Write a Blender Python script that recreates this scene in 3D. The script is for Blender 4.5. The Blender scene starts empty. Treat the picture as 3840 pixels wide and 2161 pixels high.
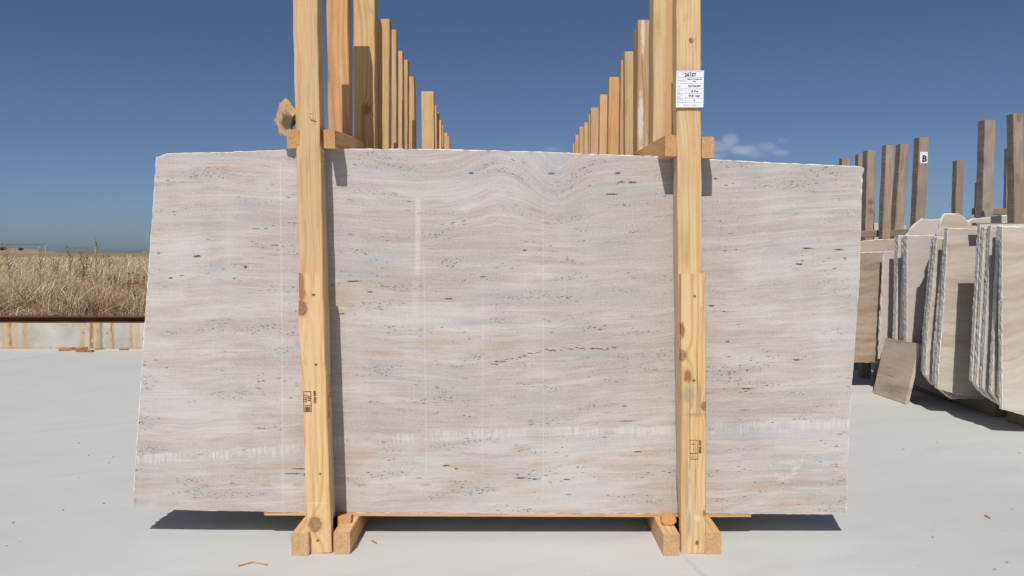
import bpy, bmesh, math, random
import numpy as np
from mathutils import Vector, Matrix, noise as mnoise

# ------------------------------------------------------------------ camera, sky, sun
H = 1.017                      # camera height
F = 2987.0                     # focal length in photo pixels (3840 wide)
CX, CY = 1920.0, 1080.5
T = math.radians(2.49)         # camera looks slightly down
scn = bpy.context.scene
col = scn.collection
cam_d = bpy.data.cameras.new('camera')
cam_d.sensor_width = 36.0
cam_d.lens = 36.0 * F / 3840.0
cam_d.clip_start = 0.05
cam_d.clip_end = 20000
cam = bpy.data.objects.new('camera', cam_d)
col.objects.link(cam)
cam.location = (0, 0, H)
cam.rotation_euler = (math.radians(90) - T, 0, 0)
scn.camera = cam

SUN_DIR = Vector((0.20, 1.0, -1.22)).normalized()      # the way the light travels
SUN_EL = math.asin(-SUN_DIR.z)
SUN_ROT = math.atan2(-SUN_DIR.x, -SUN_DIR.y) % (2 * math.pi)
SKY_STRENGTH = 0.067
sd = bpy.data.lights.new('sun', 'SUN')
sd.energy = 4.0
sd.angle = math.radians(0.53)
sd.color = (1.0, 0.955, 0.885)
sun = bpy.data.objects.new('sun', sd)
col.objects.link(sun)
sun.rotation_euler = SUN_DIR.to_track_quat('-Z', 'Y').to_euler()
sun.location = (-4, -10, 14)

scn.view_settings.view_transform = 'Standard'
scn.view_settings.look = 'None'
scn.view_settings.exposure = 0.0
scn.view_settings.gamma = 1.0
scn.view_settings.use_curve_mapping = False

def ray(u, v):
    x = (u - CX) / F
    y = -(v - CY) / F
    return Vector((x, math.cos(T) + y * math.sin(T), -math.sin(T) + y * math.cos(T)))
def P(u, v, Y):
    d = ray(u, v)
    return Vector((0, 0, H)) + d * (Y / d.y)
def G(u, v, z=0.0):
    d = ray(u, v)
    return Vector((0, 0, H)) + d * ((z - H) / d.z)

# ------------------------------------------------------------------ node helper
class NT:
    def __init__(s, tree):
        s.t = tree
        tree.nodes.clear()
    def n(s, typ, **kw):
        nd = s.t.nodes.new(typ)
        for k, v in kw.items():
            setattr(nd, k, v)
        return nd
    def put(s, sock, v):
        if v is None:
            return
        if isinstance(v, bpy.types.NodeSocket):
            s.t.links.new(v, sock)
        else:
            if hasattr(sock.default_value, '__len__') and not hasattr(v, '__len__'):
                v = (v, v, v)
            if hasattr(sock.default_value, '__len__') and len(sock.default_value) == 4 and len(v) == 3:
                v = tuple(v) + (1.0,)
            sock.default_value = v
    def m(s, op, a, b=None, c=None, clamp=False):
        nd = s.n('ShaderNodeMath', operation=op, use_clamp=clamp)
        s.put(nd.inputs[0], a); s.put(nd.inputs[1], b); s.put(nd.inputs[2], c)
        return nd.outputs[0]
    def vm(s, op, a, b=None, out=0):
        nd = s.n('ShaderNodeVectorMath', operation=op)
        s.put(nd.inputs[0], a); s.put(nd.inputs[1], b)
        return nd.outputs['Value'] if op in ('LENGTH', 'DISTANCE', 'DOT_PRODUCT') else nd.outputs[0]
    def sep(s, v):
        nd = s.n('ShaderNodeSeparateXYZ'); s.put(nd.inputs[0], v)
        return nd.outputs
    def comb(s, x, y, z):
        nd = s.n('ShaderNodeCombineXYZ')
        s.put(nd.inputs[0], x); s.put(nd.inputs[1], y); s.put(nd.inputs[2], z)
        return nd.outputs[0]
    def noise(s, vec, scale, detail=4, rough=0.55, dist=0.0, color=False):
        nd = s.n('ShaderNodeTexNoise')
        s.put(nd.inputs['Vector'], vec)
        nd.inputs['Scale'].default_value = scale
        nd.inputs['Detail'].default_value = detail
        nd.inputs['Roughness'].default_value = rough
        nd.inputs['Distortion'].default_value = dist
        return nd.outputs['Color'] if color else nd.outputs[0]
    def vor(s, vec, scale, feature='F1', rnd=1.0):
        nd = s.n('ShaderNodeTexVoronoi', feature=feature)
        s.put(nd.inputs['Vector'], vec)
        nd.inputs['Scale'].default_value = scale
        nd.inputs['Randomness'].default_value = rnd
        return nd.outputs
    def ss(s, v, a, b, c=0.0, d=1.0):
        nd = s.n('ShaderNodeMapRange', interpolation_type='SMOOTHSTEP')
        s.put(nd.inputs[0], v)
        for i, q in enumerate((a, b, c, d)):
            s.put(nd.inputs[i + 1], q)
        return nd.outputs[0]
    def mix(s, f, a, b, blend='MIX'):
        nd = s.n('ShaderNodeMix', data_type='RGBA', blend_type=blend)
        s.put(nd.inputs[0], f); s.put(nd.inputs[6], a); s.put(nd.inputs[7], b)
        return nd.outputs[2]
    def ramp(s, f, stops):
        nd = s.n('ShaderNodeValToRGB')
        cr = nd.color_ramp
        while len(cr.elements) < len(stops):
            cr.elements.new(0.5)
        for e, (p, c) in zip(cr.elements, stops):
            e.position = p
            e.color = tuple(c) + (1,) if len(c) == 3 else c
        s.put(nd.inputs[0], f)
        return nd.outputs[0]
    def objco(s):
        return s.n('ShaderNodeTexCoord').outputs['Object']
    def info(s):
        return s.n('ShaderNodeObjectInfo').outputs
    def finish(s, color, rough=0.8, height=None, bump=0.3, dist=0.004, spec=0.3, metal=0.0):
        b = s.n('ShaderNodeBsdfPrincipled')
        s.put(b.inputs['Base Color'], color)
        s.put(b.inputs['Roughness'], rough)
        s.put(b.inputs['Metallic'], metal)
        b.inputs['Specular IOR Level'].default_value = spec
        if height is not None:
            bp = s.n('ShaderNodeBump')
            bp.inputs['Strength'].default_value = bump
            bp.inputs['Distance'].default_value = dist
            s.put(bp.inputs['Height'], height)
            s.t.links.new(bp.outputs[0], b.inputs['Normal'])
        o = s.n('ShaderNodeOutputMaterial')
        s.t.links.new(b.outputs[0], o.inputs[0])

def mat(name):
    m = bpy.data.materials.new(name)
    m.use_nodes = True
    return m, NT(m.node_tree)

# ------------------------------------------------------------------ world
w = bpy.data.worlds.new('World')
scn.world = w
w.use_nodes = True
t = NT(w.node_tree)
sky = t.n('ShaderNodeTexSky', sky_type='NISHITA')
sky.sun_disc = False
sky.sun_elevation = SUN_EL
sky.sun_rotation = SUN_ROT
sky.altitude = 400
sky.air_density = 0.62
sky.dust_density = 1.15
sky.ozone_density = 6.5
d = t.n('ShaderNodeTexCoord').outputs['Generated']
dx, dy, dz = t.sep(d)
dys = t.m('MAXIMUM', dy, 0.05)
a_ = t.m('DIVIDE', dx, dys)
e_ = t.m('DIVIDE', dz, dys)
front = t.m('GREATER_THAN', dy, 0.05)
cl = None
def blob(u, v, su, sv, amp):
    r = ray(u, v)
    q = t.m('ADD', t.m('POWER', t.m('DIVIDE', t.m('SUBTRACT', a_, r.x / r.y), su / F), 2.0),
            t.m('POWER', t.m('DIVIDE', t.m('SUBTRACT', e_, r.z / r.y), sv / F), 2.0))
    return t.m('MULTIPLY', t.m('EXPONENT', t.m('MULTIPLY', q, -1.0)), amp)
for (u, v, su, sv, am) in ((2735, 522, 46, 30, .95), (2690, 548, 90, 34, .85), (2790, 562, 90, 26, .80), (2660, 582, 110, 28, .62),
                           (2880, 556, 62, 30, .80), (2920, 572, 55, 22, .80), (2850, 578, 120, 22, .62), (2930, 530, 44, 18, .55), (2070, 560, 60, 20, .6)):
    g = blob(u, v, su, sv, am)
    cl = g if cl is None else t.m('MAXIMUM', cl, g)
cn = t.noise(t.comb(t.m('MULTIPLY', a_, 1.0), t.m('MULTIPLY', e_, 1.5), 0.3), 34, 6, .6)
cm = t.ss(t.m('ADD', cl, t.m('MULTIPLY', t.m('SUBTRACT', cn, 0.5), .95)), 0.30, 1.0)
cm = t.m('MULTIPLY', t.m('MULTIPLY', cm, front), 0.40)
shade = t.noise(t.comb(a_, e_, 2.0), 50, 3)
hs = t.n('ShaderNodeHueSaturation')
hs.inputs['Saturation'].default_value = 0.94
hs.inputs['Value'].default_value = 1.0
t.t.links.new(sky.outputs[0], hs.inputs['Color'])
ccol = t.mix(t.ss(shade, .4, .62), (9.5, 9.2, 9.8), (7.2, 7.2, 8.0))
skc = t.mix(cm, hs.outputs[0], ccol)
bg = t.n('ShaderNodeBackground')
bg.inputs['Strength'].default_value = SKY_STRENGTH
t.t.links.new(skc, bg.inputs['Color'])
ow = t.n('ShaderNodeOutputWorld')
t.t.links.new(bg.outputs[0], ow.inputs[0])

# ------------------------------------------------------------------ materials
def ellipses(t, x, z, items, warp=None, soft=0.25):
    """union of soft elliptical spots (x, z, rx, rz) of the surface"""
    p = t.comb(x, 0.0, z)
    out = None
    for it in items:
        cx, cz, rx, rz = it[:4]
        nd = t.n('ShaderNodeVectorMath', operation='MULTIPLY_ADD')
        t.put(nd.inputs[0], p)
        nd.inputs[1].default_value = (1 / rx, 0, 1 / rz)
        nd.inputs[2].default_value = (-cx / rx, 0, -cz / rz)
        l = t.vm('LENGTH', nd.outputs[0])
        out = l if out is None else t.m('MINIMUM', out, l)
    if warp is not None:
        out = t.m('ADD', out, warp)
    return t.ss(out, 1.0 - soft, 1.0 + soft, 1.0, 0.0)

DS = 2.812                     # depth of the big slab's front face
def S(u, v):
    p = P(u, v, DS)
    return p.x, p.z
def Sd(u, v):                  # same, for coordinates read off the 2576-wide view
    return S(u * 3840 / 2576, v * 2161 / 1450)

def travertine_main():
    m, t = mat('veincut_travertine')
    co = t.objco()
    x, y, z = t.sep(co)
    # bedding: gentle roll plus the fold near the top
    roll = t.m('MULTIPLY', t.m('SUBTRACT', t.noise(t.comb(x, 0.0, t.m('MULTIPLY', z, .6)), 1.1, 2), .5), 0.11)
    fx, fz = Sd(1255, 500)
    bump1 = t.m('EXPONENT', t.m('MULTIPLY', t.m('POWER', t.m('DIVIDE', t.m('SUBTRACT', x, fx), .10), 2.0), -1.0))
    gx, gz = Sd(1400, 440)
    bump2 = t.m('EXPONENT', t.m('MULTIPLY', t.m('POWER', t.m('DIVIDE', t.m('SUBTRACT', x, gx), .075), 2.0), -1.0))
    foldm = t.ss(z, fz - .14, fz + .10)
    fold = t.m('MULTIPLY', t.m('SUBTRACT', t.m('MULTIPLY', bump1, .055), t.m('MULTIPLY', bump2, .085)), foldm)
    tilt = t.m('MULTIPLY', t.m('MULTIPLY', x, .05), t.ss(x, -.75, .4))
    zz = t.m('SUBTRACT', t.m('SUBTRACT', t.m('ADD', z, roll), fold), tilt)
    fine = t.m('MULTIPLY', t.m('SUBTRACT', t.noise(t.comb(x, 0.0, z), 11, 4), .5), .014)
    zz = t.m('ADD', zz, fine)
    def band(sx, sz, off=0.0, det=5, r=.55):
        return t.noise(t.comb(t.m('MULTIPLY', x, sx), off, t.m('MULTIPLY', zz, sz)), 1.0, det, r)
    b1 = band(.9, 11, 0, 6, .6)
    c = t.ramp(b1, [(.25, (.380, .322, .290)), (.42, (.450, .396, .364)), (.55, (.486, .435, .404)), (.75, (.560, .530, .508))])
    b2 = band(3.5, 70, 3.1, 5, .62)
    c = t.mix(t.ss(b2, .45, .66, 0, .46), c, (.605, .568, .545))
    b2b = band(2.2, 42, 13.1, 4, .62)
    c = t.mix(t.ss(b2b, .48, .70, 0, .52), c, (.368, .303, .264))
    b3 = band(9, 210, 5.7, 3, .6)
    c = t.mix(t.ss(b3, .47, .66, 0, .50), c, (.335, .282, .252))
    # patches: blue grey, tan
    blue = t.m('MULTIPLY', t.ss(band(2.6, 11, 9.2, 5), .54, .72), .62)
    c = t.mix(blue, c, (.420, .432, .452))
    low = t.ss(z, .52, .12)
    lowmix = t.m('ADD', .25, t.m('MULTIPLY', low, .75))
    tan = t.m('MULTIPLY', t.ss(band(4.5, 24, 12.4, 5, .62), .585, .71), lowmix)
    c = t.mix(t.m('MULTIPLY', tan, .62), c, (.45, .33, .225))
    # large soft blocks with upright borders (resin and dust)
    blk = t.noise(t.comb(t.m('MULTIPLY', x, 5.2), 4.4, t.m('MULTIPLY', z, 1.1)), 1.0, 3)
    c = t.mix(t.ss(blk, .48, .66, 0, .18), c, (.66, .64, .62))
    macro = t.noise(t.comb(t.m('MULTIPLY', x, .9), 14.0, t.m('MULTIPLY', zz, 3.2)), 1.6, 4, .6)
    c = t.mix(t.ss(macro, .50, .66, 0, .50), c, (.405, .365, .340))
    c = t.mix(t.ss(macro, .48, .34, 0, .42), c, (.610, .588, .572))
    mott = t.noise(t.comb(x, 1.0, z), 150, 3)
    c = t.mix(t.ss(mott, .42, .7, 0, .22), c, (.72, .68, .66))
    grey = t.ss(t.noise(t.comb(t.m('MULTIPLY', x, 3.2), 3.0, t.m('MULTIPLY', zz, 17)), 1.0, 4, .6), .50, .66, 0, .34)
    c = t.mix(grey, c, (.385, .370, .358))
    # fibrous crystal seam across the lower third
    pts = [(-1.36, Sd(335, 1158)[1]), (Sd(700, 1132)[0], Sd(700, 1132)[1]), (Sd(870, 1108)[0], Sd(870, 1108)[1]),
           (Sd(1300, 1086)[0], Sd(1300, 1086)[1]), (Sd(1750, 1080)[0], Sd(1750, 1080)[1]), (1.36, Sd(2130, 1058)[1])]
    zc = None
    cz = pts[0][1]
    zc = t.m('ADD', cz, 0.0)
    for (x0, z0), (x1, z1) in zip(pts, pts[1:]):
        nd = t.n('ShaderNodeMapRange')
        t.put(nd.inputs[0], x)
        for i, q in enumerate((x0, x1, 0.0, z1 - z0)):
            nd.inputs[i + 1].default_value = q
        zc = t.m('ADD', zc, nd.outputs[0])
    wob = t.m('MULTIPLY', t.m('SUBTRACT', t.noise(t.comb(x, 0, 7.0), 18, 4), .5), .045)
    dzc = t.m('ADD', t.m('SUBTRACT', z, zc), wob)
    seam = t.m('MULTIPLY', t.ss(dzc, -.030, -.010), t.ss(dzc, .010, .020, 1, 0))
    seamn = t.ss(t.noise(t.comb(t.m('MULTIPLY', x, 2.0), 0, 2.0), 2.5, 3), .34, .55)
    fib = t.ss(t.noise(t.comb(t.m('MULTIPLY', x, 120), 0, t.m('MULTIPLY', z, 12)), 1.0, 3), .38, .62)
    c = t.mix(t.m('MULTIPLY', t.m('MULTIPLY', seam, seamn), t.m('ADD', .08, t.m('MULTIPLY', fib, .5))), c, (.66, .645, .64))
    under = t.m('MULTIPLY', t.ss(dzc, -.075, -.03), t.ss(dzc, -.03, -.015, 1, 0))
    c = t.mix(t.m('MULTIPLY', under, t.m('MULTIPLY', seamn, .35)), c, (.49, .485, .50))
    # row of ochre dashes on a thin ochre line near the foot
    x0, z0 = Sd(345, 1219); x1, z1 = Sd(1160, 1219)
    per = Sd(590, 1219)[0] - Sd(510, 1219)[0]
    fr = t.m('ABSOLUTE', t.m('SUBTRACT', t.m('FRACT', t.m('DIVIDE', t.m('SUBTRACT', x, Sd(550, 1219)[0]), per)), .5))
    dash = t.m('MULTIPLY', t.ss(fr, .10, .22, 1, 0), t.ss(t.m('ABSOLUTE', t.m('SUBTRACT', z, z0 - .002)), .003, .006, 1, 0))
    dash = t.m('MULTIPLY', dash, t.m('MULTIPLY', t.ss(x, x0 + .12, x0 + .2), t.ss(x, x1 - .05, x1, 1, 0)))
    dash = t.m('MULTIPLY', dash, t.ss(t.noise(t.comb(x, 3.0, 0), 9, 1), .36, .46))
    line = t.m('MULTIPLY', t.ss(t.m('ABSOLUTE', t.m('SUBTRACT', z, z0)), .0008, .002, 1, 0), .35)
    line = t.m('MULTIPLY', line, t.m('MAXIMUM', t.ss(x, x0 + .25, x0 + .5, 1, 0), t.ss(x, .85, 1.0)))
    c = t.mix(t.m('MAXIMUM', t.m('MULTIPLY', dash, .75), line), c, (.47, .33, .19))
    # explicit ochre stains, cream fossil patch, blue-grey clouds
    wn = t.m('MULTIPLY', t.m('SUBTRACT', t.noise(t.comb(x, 6.0, t.m('MULTIPLY', z, 2.0)), 30, 5, .7), .5), 2.4)
    stains = [(1250, 872, 46, 11), (1215, 878, 20, 8), (1085, 862, 50, 6), (920, 1145, 30, 9), (855, 1150, 40, 8), (1065, 1140, 26, 7),
              (1160, 1168, 40, 8), (1140, 1228, 22, 10), (1225, 1190, 14, 8), (1320, 1240, 60, 8), (1195, 1208, 22, 6), (1310, 1135, 20, 8),
              (1420, 1288, 60, 7), (1640, 1140, 34, 9), (1580, 1150, 26, 7), (1500, 1162, 80, 7), (1360, 1168, 26, 14), (1860, 980, 30, 6),
              (1740, 1245, 26, 6), (1890, 1225, 40, 8), (1875, 1165, 46, 4), (1980, 1258, 60, 5), (720, 1172, 46, 10), (740, 1182, 34, 8),
              (560, 425, 36, 8), (500, 420, 24, 6), (870, 950, 40, 4), (960, 890, 50, 6), (850, 760, 50, 26), (1780, 1262, 40, 5)]
    si = []
    for (u, v, a, b) in stains:
        sx, sz = Sd(u, v)
        si.append((sx, sz, a / 700.0, b / 700.0 * 1.25))
    c = t.mix(t.m('MULTIPLY', ellipses(t, x, z, si, wn, .6), t.ss(b2b, .36, .60, .08, .44)), c, (.46, .32, .20))
    bl = []
    for (u, v, a, b) in [(1925, 440, 60, 22), (1740, 430, 50, 16), (1560, 470, 70, 14), (1400, 445, 26, 40), (950, 660, 60, 12), (2030, 530, 90, 12),
                         (560, 560, 90, 12), (640, 515, 60, 9), (1900, 1085, 130, 14), (900, 690, 60, 9), (1010, 940, 70, 8), (1420, 505, 60, 8),
                         (1470, 895, 70, 8), (800, 1160, 40, 18), (1240, 745, 60, 10), (1180, 815, 90, 7), (2080, 1155, 50, 6), (1520, 610, 60, 9)]:
        sx, sz = Sd(u, v)
        bl.append((sx, sz, a / 700.0, b / 700.0))
    c = t.mix(t.m('MULTIPLY', ellipses(t, x, z, bl, wn, .8), t.ss(b2, .36, .62, .62, .12)), c, (.37, .388, .415))
    fo = []
    for (u, v, a, b, g) in [(1988, 1164, 20, 7, 0), (2003, 1173, 9, 8, 0), (1998, 1187, 6, 11, 0), (1986, 1198, 10, 6, 0), (1970, 1204, 13, 6, 0), (1978, 1211, 9, 4, 0), (2019, 1160, 9, 7, 0), (1953, 1193, 5, 4, 0)]:
        sx, sz = Sd(u, v)
        fo.append((sx, sz, a / 700.0, b / 700.0, g))
    c = t.mix(t.m('MULTIPLY', ellipses(t, x, z, fo, wn, .5), t.ss(mott, .35, .6, .15, .6)), c, (.64, .59, .51))
    # saw lines: upright pale hairlines and the pale scuffed strip
    pale = None
    for (u0, v0, u1, v1, wd, am) in [(705, 400, 713, 1290, .0020, .22), (1066, 640, 1073, 1200, .0014, .24), (1366, 490, 1367, 1250, .0012, .22),
                                     (1214, 740, 1214, 1200, .0012, .16), (1052, 490, 1050, 700, .009, .22), (1045, 700, 1045, 800, .012, .12)]:
        xa, za = Sd(u0, v0); xb, zb = Sd(u1, v1)
        nd = t.n('ShaderNodeMapRange'); t.put(nd.inputs[0], z)
        for i, q in enumerate((zb, za, xb, xa)):
            nd.inputs[i + 1].default_value = q
        k = t.m('MULTIPLY', t.ss(t.m('ABSOLUTE', t.m('SUBTRACT', x, nd.outputs[0])), wd * .5, wd * 1.5, 1, 0),
                t.m('MULTIPLY', t.ss(z, zb - .01, zb + .03), t.ss(z, za - .03, za + .01, 1, 0)))
        k = t.m('MULTIPLY', k, am)
        pale = k if pale is None else t.m('MAXIMUM', pale, k)
    c = t.mix(pale, c, (.78, .77, .77))
    hl = None
    for v in (680, 770, 1004, 1170):
        k = t.m('MULTIPLY', t.ss(t.m('ABSOLUTE', t.m('SUBTRACT', z, Sd(1288, v)[1])), .0006, .0014, 1, 0), .22)
        hl = k if hl is None else t.m('MAXIMUM', hl, k)
    c = t.mix(t.m('MULTIPLY', hl, t.ss(t.noise(t.comb(x, 0, 3.0), 4, 2), .42, .55)), c, (.32, .27, .24))
    # pores: small ones strung along the bedding, in clusters
    def pores(sx, sz, off, frac, rad, cl_lo, cl_hi):
        vv = t.comb(t.m('MULTIPLY', x, sx), off, t.m('MULTIPLY', zz, sz))
        jit = t.noise(vv, 2.2, 3, .6, color=True)
        vv = t.vm('ADD', vv, t.vm('MULTIPLY', t.vm('SUBTRACT', jit, (.5, .5, .5)), (.55, 0, .75)))
        o = t.vor(vv, 1.0)
        rnd = t.sep(o[1])
        sel = t.ss(rnd[0], frac, frac - .05)
        r = t.m('MULTIPLY', t.m('ADD', .35, rnd[1]), rad)
        k = t.ss(t.m('SUBTRACT', o[0], r), -.05, .04, 1, 0)
        cluster = t.ss(t.noise(t.comb(t.m('MULTIPLY', x, 3.2), off + 2, t.m('MULTIPLY', zz, 17)), 1.0, 4, .6), cl_lo, cl_hi)
        return t.m('MULTIPLY', t.m('MULTIPLY', k, sel), cluster)
    p1 = t.m('MULTIPLY', pores(100, 340, 1.0, .72, .31, .55, .62), .92)
    p2 = t.m('MULTIPLY', pores(52, 230, 21.0, .34, .27, .545, .62), .95)
    p3 = pores(30, 150, 41.0, .055, .24, .47, .58)
    p1b = t.m('MULTIPLY', pores(130, 340, 61.0, .20, .25, .42, .56), .45)
    big = []
    for (u, v, a, b, g) in [(497, 645, 11, 5, 0), (618, 672, 6, 5, 0), (1388, 437, 10, 4, -.9), (1555, 436, 9, 4, .2), (1590, 459, 11, 4, .4), (1563, 458, 9, 3, 0),
                            (1538, 489, 18, 3, -.1), (1185, 436, 7, 4, .3), (1123, 1172, 10, 4, -.2), (1148, 1180, 6, 3, 0), (1580, 1060, 22, 2.4, 0),
                            (1605, 1137, 10, 3, 0), (1310, 1203, 18, 3, -.1), (1345, 1206, 10, 3, 0), (1425, 1207, 10, 2.5, 0), (2010, 665, 9, 4, 0), (1790, 770, 8, 3, 0),
                            (2110, 628, 13, 3, .1), (2030, 625, 18, 3, 0), (1800, 450, 8, 3, 0), (1250, 910, 6, 3, .2), (890, 708, 20, 3.5, -.2), (930, 735, 8, 3, 0),
                            (860, 790, 10, 2.5, 0), (1320, 630, 6, 3, .4), (1880, 978, 18, 3, .1), (1760, 990, 26, 2.5, .15), (2005, 906, 12, 3, 0), (1870, 1032, 14, 2, -.3),
                            (1830, 860, 6, 2.5, .2), (755, 1180, 22, 3, .1), (770, 1195, 8, 6, .5), (740, 1192, 26, 2.5, 0), (1130, 752, 12, 3, -.2), (430, 700, 6, 3, 0)]:
        sx, sz = Sd(u, v)
        big.append((sx, sz, a / 850.0, b / 1250.0, g))
    # the long porous seam in the middle
    for i in range(34):
        f = i / 33.0
        u = 1240 + f * 310; v = 918 - 38 * min(1, f * 2.4) - 6 * max(0, f - .42)
        sx, sz = Sd(u + random.uniform(-5, 5), v + random.uniform(-4, 4))
        big.append((sx, sz, random.uniform(2, 7) / 700, random.uniform(.7, 1.3) / 700, .15))
    wn2 = t.m('MULTIPLY', t.m('SUBTRACT', t.noise(t.comb(x, 16.0, z), 110, 3, .65), .5), 2.6)
    pb = t.m('MULTIPLY', ellipses(t, x, z, big, wn2, .4), .95)
    por = t.m('MAXIMUM', t.m('MAXIMUM', p1, p2), t.m('MAXIMUM', t.m('MAXIMUM', p3, p1b), pb))
    pcol = t.mix(t.ss(t.noise(t.comb(x, 9.0, z), 9, 2), .5, .62), (.08, .07, .064), (.16, .10, .065))
    c = t.mix(por, c, pcol)
    t.finish(c, .78, mott, .12, .003, .25)
    return m

def stone_generic(name, c_lo, c_mid, c_hi, vein, pores=True):
    m, t = mat(name)
    inf = t.info()
    off = t.m('MULTIPLY', inf['Random'], 37.0)
    x, y, z = t.sep(t.objco())
    roll = t.m('MULTIPLY', t.m('SUBTRACT', t.noise(t.comb(x, off, t.m('MULTIPLY', z, .6)), 2.2, 3), .5), .16)
    zz = t.m('ADD', z, roll)
    b = t.noise(t.comb(t.m('MULTIPLY', x, 1.6), off, t.m('MULTIPLY', zz, 12)), 1.0, 6, .6)
    c = t.ramp(b, [(.28, c_lo), (.5, c_mid), (.72, c_hi)])
    b2 = t.noise(t.comb(t.m('MULTIPLY', x, 5), off, t.m('MULTIPLY', zz, 46)), 1.0, 5, .62)
    c = t.mix(t.ss(b2, .53, .72, 0, .6), c, vein)
    c = t.mix(1.0, c, inf['Color'], 'MULTIPLY')
    if pores:
        o = t.vor(t.comb(t.m('MULTIPLY', x, 60), off, t.m('MULTIPLY', zz, 150)), 1.0)
        k = t.m('MULTIPLY', t.ss(o[0], .12, .22, 1, 0), t.ss(t.sep(o[1])[0], .14, .10))
        c = t.mix(t.m('MULTIPLY', k, .7), c, (.2, .15, .11))
    mott = t.noise(t.comb(x, off, z), 60, 4)
    c = t.mix(t.ss(mott, .45, .75, 0, .14), c, (.60, .55, .49))
    t.finish(c, .8, mott, .08, .003, .2)
    return m

def stone_edge():
    m, t = mat('rough_sawn_stone_edge')
    inf = t.info()
    off = t.m('MULTIPLY', inf['Random'], 37.0)
    x, y, z = t.sep(t.objco())
    a = t.noise(t.comb(t.m('MULTIPLY', y, 40), off, t.m('MULTIPLY', z, 9)), 1.0, 6, .65)
    c = t.ramp(a, [(.3, (.50, .50, .51)), (.45, (.62, .625, .63)), (.55, (.72, .69, .62)), (.7, (.82, .78, .68))])
    g = t.noise(t.comb(x, y, z), 55, 5, .7)
    c = t.mix(t.ss(g, .58, .78, 0, .5), c, (.40, .38, .34))
    c = t.mix(t.ss(inf['Random'], .3, .8, 0, .35), c, (.45, .46, .48))
    t.finish(c, .9, t.m('ADD', a, g), .6, .004, .15)
    return m

def stone_rim():
    m, t = mat('chalky_sawn_rim')
    co = t.objco()
    g = t.noise(co, 60, 4)
    t.finish(t.ramp(g, [(.3, (.62, .60, .57)), (.7, (.82, .81, .79))]), .9, g, .5, .003, .15)
    return m

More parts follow.
